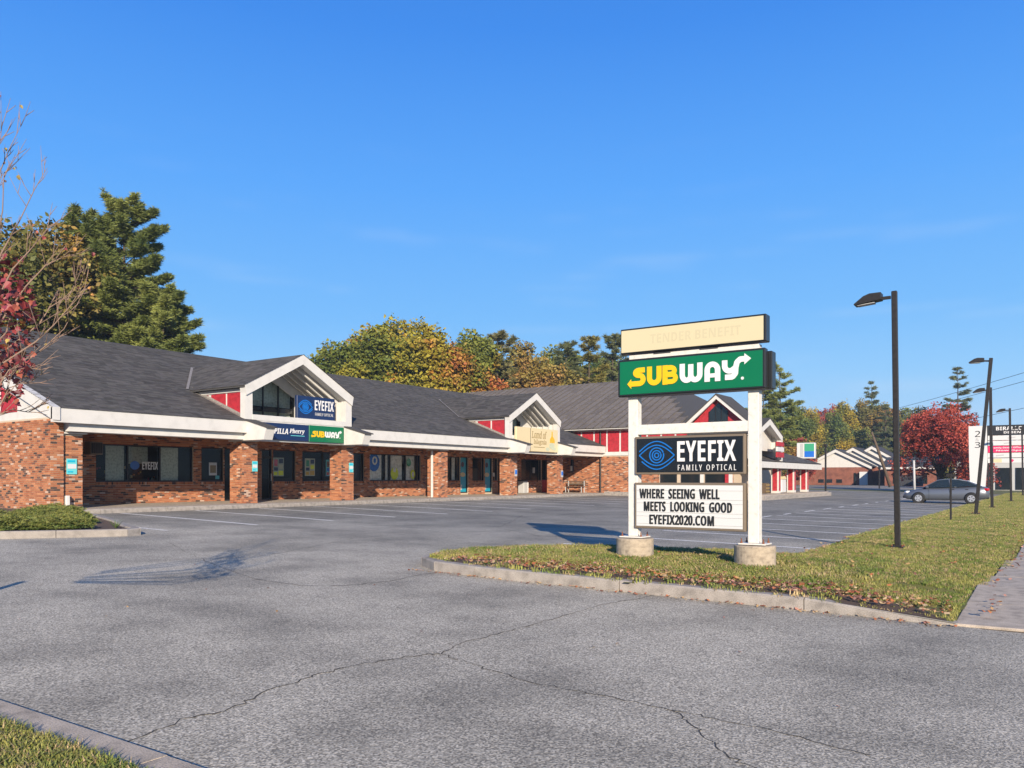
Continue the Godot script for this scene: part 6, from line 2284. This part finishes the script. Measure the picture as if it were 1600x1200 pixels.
# ------------------------------------------------------------------ the small red-leaved tree at the left edge
func near_tree() -> void:
	rng.seed = 500
	var root := P(1.6, 8.3, G(8.3) + 0.1)
	var o := thing("young_red_tree", "bare twigged young tree with large crimson leaves at the left edge", "tree", "", root)
	var st := S(true)
	var fork := root + Vector3(0.05, 1.7, -0.02)
	tube(st, [root - Vector3(0, 0.1, 0), root + Vector3(0.03, 0.8, 0.02), fork], [0.08, 0.065, 0.055], 8)
	part(o, "trunk", st, M.twig)
	var d := 6.1
	# limbs, drawn as points in the air round the crown
	var limbs := [
		[[-60, 470, 6.3], [-25, 330, 6.2], [0, 268, 6.1], [16, 230, 6.1], [33, 196, 6.1]],
		[[-70, 520, 6.2], [-15, 420, 6.1], [4, 330, 6.0], [6, 275, 6.0], [14, 262, 6.0]],
		[[-60, 560, 6.0], [2, 396, 5.9], [30, 346, 5.9], [54, 296, 5.9], [74, 262, 5.9]],
		[[-60, 580, 5.9], [20, 420, 5.8], [46, 392, 5.8], [62, 372, 5.8], [78, 352, 5.8]],
		[[-60, 590, 6.2], [40, 448, 6.2], [72, 414, 6.2], [98, 402, 6.2], [114, 398, 6.2]],
		[[-60, 610, 5.8], [56, 534, 5.8], [84, 508, 5.8], [110, 478, 5.8], [132, 442, 5.8]],
		[[-60, 630, 6.0], [30, 574, 6.0], [72, 540, 6.0], [100, 514, 6.0], [134, 450, 6.0]],
		[[-60, 600, 6.3], [62, 506, 6.3], [78, 480, 6.3], [108, 462, 6.3], [131, 414, 6.3]],
		[[-60, 640, 5.7], [-4, 606, 5.7], [14, 578, 5.7], [36, 576, 5.7], [62, 575, 5.7]],
		[[-60, 668, 5.8], [0, 634, 5.8], [14, 606, 5.8], [34, 600, 5.8], [54, 594, 5.8]],
		[[-60, 672, 6.1], [-10, 650, 6.1], [20, 640, 6.1], [44, 644, 6.1], [62, 636, 6.1]],
		[[-60, 450, 6.0], [-20, 340, 6.0], [-8, 260, 6.0], [0, 220, 6.0], [4, 190, 6.0]]]
	var leaves := []
	for l in limbs:
		st = S(true)
		var pts := [fork.lerp(pt(l[0][0], l[0][1], l[0][2]), 0.35)]
		var rad := [0.015]
		for i in l.size():
			pts.append(pt(l[i][0], l[i][1], l[i][2]))
			rad.append([0.009, 0.006, 0.0042, 0.003, 0.0015][i])
		tube(st, pts, rad, 6)
		# side twigs with buds
		for i in range(2, pts.size()):
			for k in 3:
				var a: Vector3 = pts[i - 1].lerp(pts[i], rr(0.1, 1.0))
				var along: Vector3 = (pts[i] - pts[i - 1]).normalized()
				var dir := (along + Vector3(rr(-1, 1), rr(-0.4, 1.0), rr(-1, 1)) * 0.8).normalized()
				var ln := rr(0.08, 0.26)
				var m := a + dir * ln * 0.5 + Vector3(0, rr(0.0, 0.02), 0)
				tube(st, [a, m, a + dir * ln + Vector3(0, 0.03, 0)], [0.0032, 0.0025, 0.0014], 4)
				var dir2 := (dir + Vector3(rr(-1, 1), rr(-0.3, 0.8), rr(-1, 1)) * 0.7).normalized()
				tube(st, [m, m + dir2 * ln * 0.45], [0.003, 0.0016], 4)
				leaves.append(a + dir * ln)
		var b := part(o, "branch", st, M.twig)
		b.name = "branch"
	# broad leaves, each with lobes and a fold
	var meshes := []
	for v in 3:
		st = S()
		var out := [Vector3(0, 0, -0.1), Vector3(0.28, 0, -0.02), Vector3(0.5, 0, 0.18), Vector3(0.36, 0, 0.38), Vector3(0.44, 0, 0.62), Vector3(0.2, 0, 0.72), Vector3(0, 0, 1.05)]
		for s: float in [-1.0, 1.0]:
			for i in out.size() - 1:
				var a: Vector3 = out[i]
				var c: Vector3 = out[i + 1]
				var lift := func(q: Vector3) -> Vector3: return Vector3(q.x * s, absf(q.x) * (0.25 + 0.15 * v) - 0.25 * q.z * q.z * (0.5 + 0.3 * v), q.z)
				var f := [lift.call(Vector3(0, 0, lerpf(-0.1, 1.05, float(i) / 6.0))), lift.call(a), lift.call(c), lift.call(Vector3(0, 0, lerpf(-0.1, 1.05, (i + 1) / 6.0)))]
				for t in [[0, 1, 2], [0, 2, 3]]:
					var n: Vector3 = (f[t[1]] - f[t[0]]).cross(f[t[2]] - f[t[0]])
					if n.length() > 1e-6:
						face(st, [f[t[0]], f[t[1]], f[t[2]]], Vector3.UP)
		st.generate_normals()
		meshes.append(st.commit())
	var reds := []
	for c in [[0.16, 0.016, 0.018], [0.22, 0.032, 0.028], [0.09, 0.012, 0.014], [0.25, 0.06, 0.03], [0.06, 0.01, 0.011], [0.2, 0.03, 0.04]]:
		var m := mat("red_leaf", lin(c[0], c[1], c[2]), 0.55)
		m.backlight_enabled = true
		m.backlight = Color(0.25, 0.25, 0.25)
		reds.append(m)
	var small := []
	for c in [[0.42, 0.2, 0.03], [0.36, 0.26, 0.04], [0.4, 0.12, 0.05], [0.25, 0.2, 0.04]]:
		var m := mat("gold_leaf", lin(c[0], c[1], c[2]), 0.6)
		m.backlight_enabled = true
		m.backlight = Color(0.5, 0.5, 0.5)
		small.append(m)
	var crown := S()
	tube(crown, [pt(-30, 560, d), pt(10, 520, d), pt(22, 470, d)], [0.008, 0.006, 0.003], 5)
	var cr := part(o, "crown", crown, M.twig)
	var hang := func(p: Vector3, s: float, m: Material) -> void:
		var lf := MeshInstance3D.new()
		lf.name = "leaf"
		lf.mesh = meshes[rng.randi() % 3]
		lf.material_override = m
		cr.add_child(lf, true)
		var tip := Vector3(rr(-0.7, 0.7), rr(-1.0, -0.1), rr(-0.7, 0.7)).normalized()
		var nrm := (Vector3(-0.6, 0.5, 0.6) + Vector3(rr(-0.8, 0.8), rr(-0.5, 0.5), rr(-0.8, 0.8))).normalized()
		var x := nrm.cross(tip).normalized()
		lf.transform = Transform3D(Basis(x, tip.cross(x), tip).scaled(Vector3.ONE * s), p - offset_of(cr))
	var n := 0
	while n < 215:
		var x := rr(-30.0, 62.0)
		var y := rr(395.0, 632.0)
		var edge := 64.0 - absf(y - 500.0) * 0.2 + 10.0 * sin(y * 0.07)
		if x > edge or (y < 430.0 and rng.randf() < 0.55) or (y > 585.0 and rng.randf() < 0.62) or (x > 40.0 and rng.randf() < 0.4):
			continue
		hang.call(pt(x, y, rr(5.6, 6.2)), rr(0.032, 0.058), reds[rng.randi() % 6])
		n += 1
	for p in leaves:
		if rng.randf() < 0.38 and n < 285:
			hang.call(p, rr(0.018, 0.036), small[rng.randi() % 4] if rng.randf() < 0.75 else reds[rng.randi() % 6])
			n += 1
	# the rest of the crown, deeper in and left of the frame
	var xs := []
	var cs := []
	for i in 600:
		var x := rr(-12.0, 58.0)
		var y := rr(400.0, 625.0)
		if x > 60.0 - absf(y - 500.0) * 0.22 or (y < 430.0 and rng.randf() < 0.5) or (y > 590.0 and rng.randf() < 0.5):
			continue
		xs.append(spun(pt(x, y, rr(6.1, 6.9)), rr(0.035, 0.06)))
		cs.append([Color(0.15, 0.016, 0.018), Color(0.2, 0.03, 0.024), Color(0.08, 0.012, 0.014), Color(0.22, 0.09, 0.03), Color(0.14, 0.024, 0.035)][i % 5])
	many(o, "foliage", meshes[0], M.leaf, xs, cs)
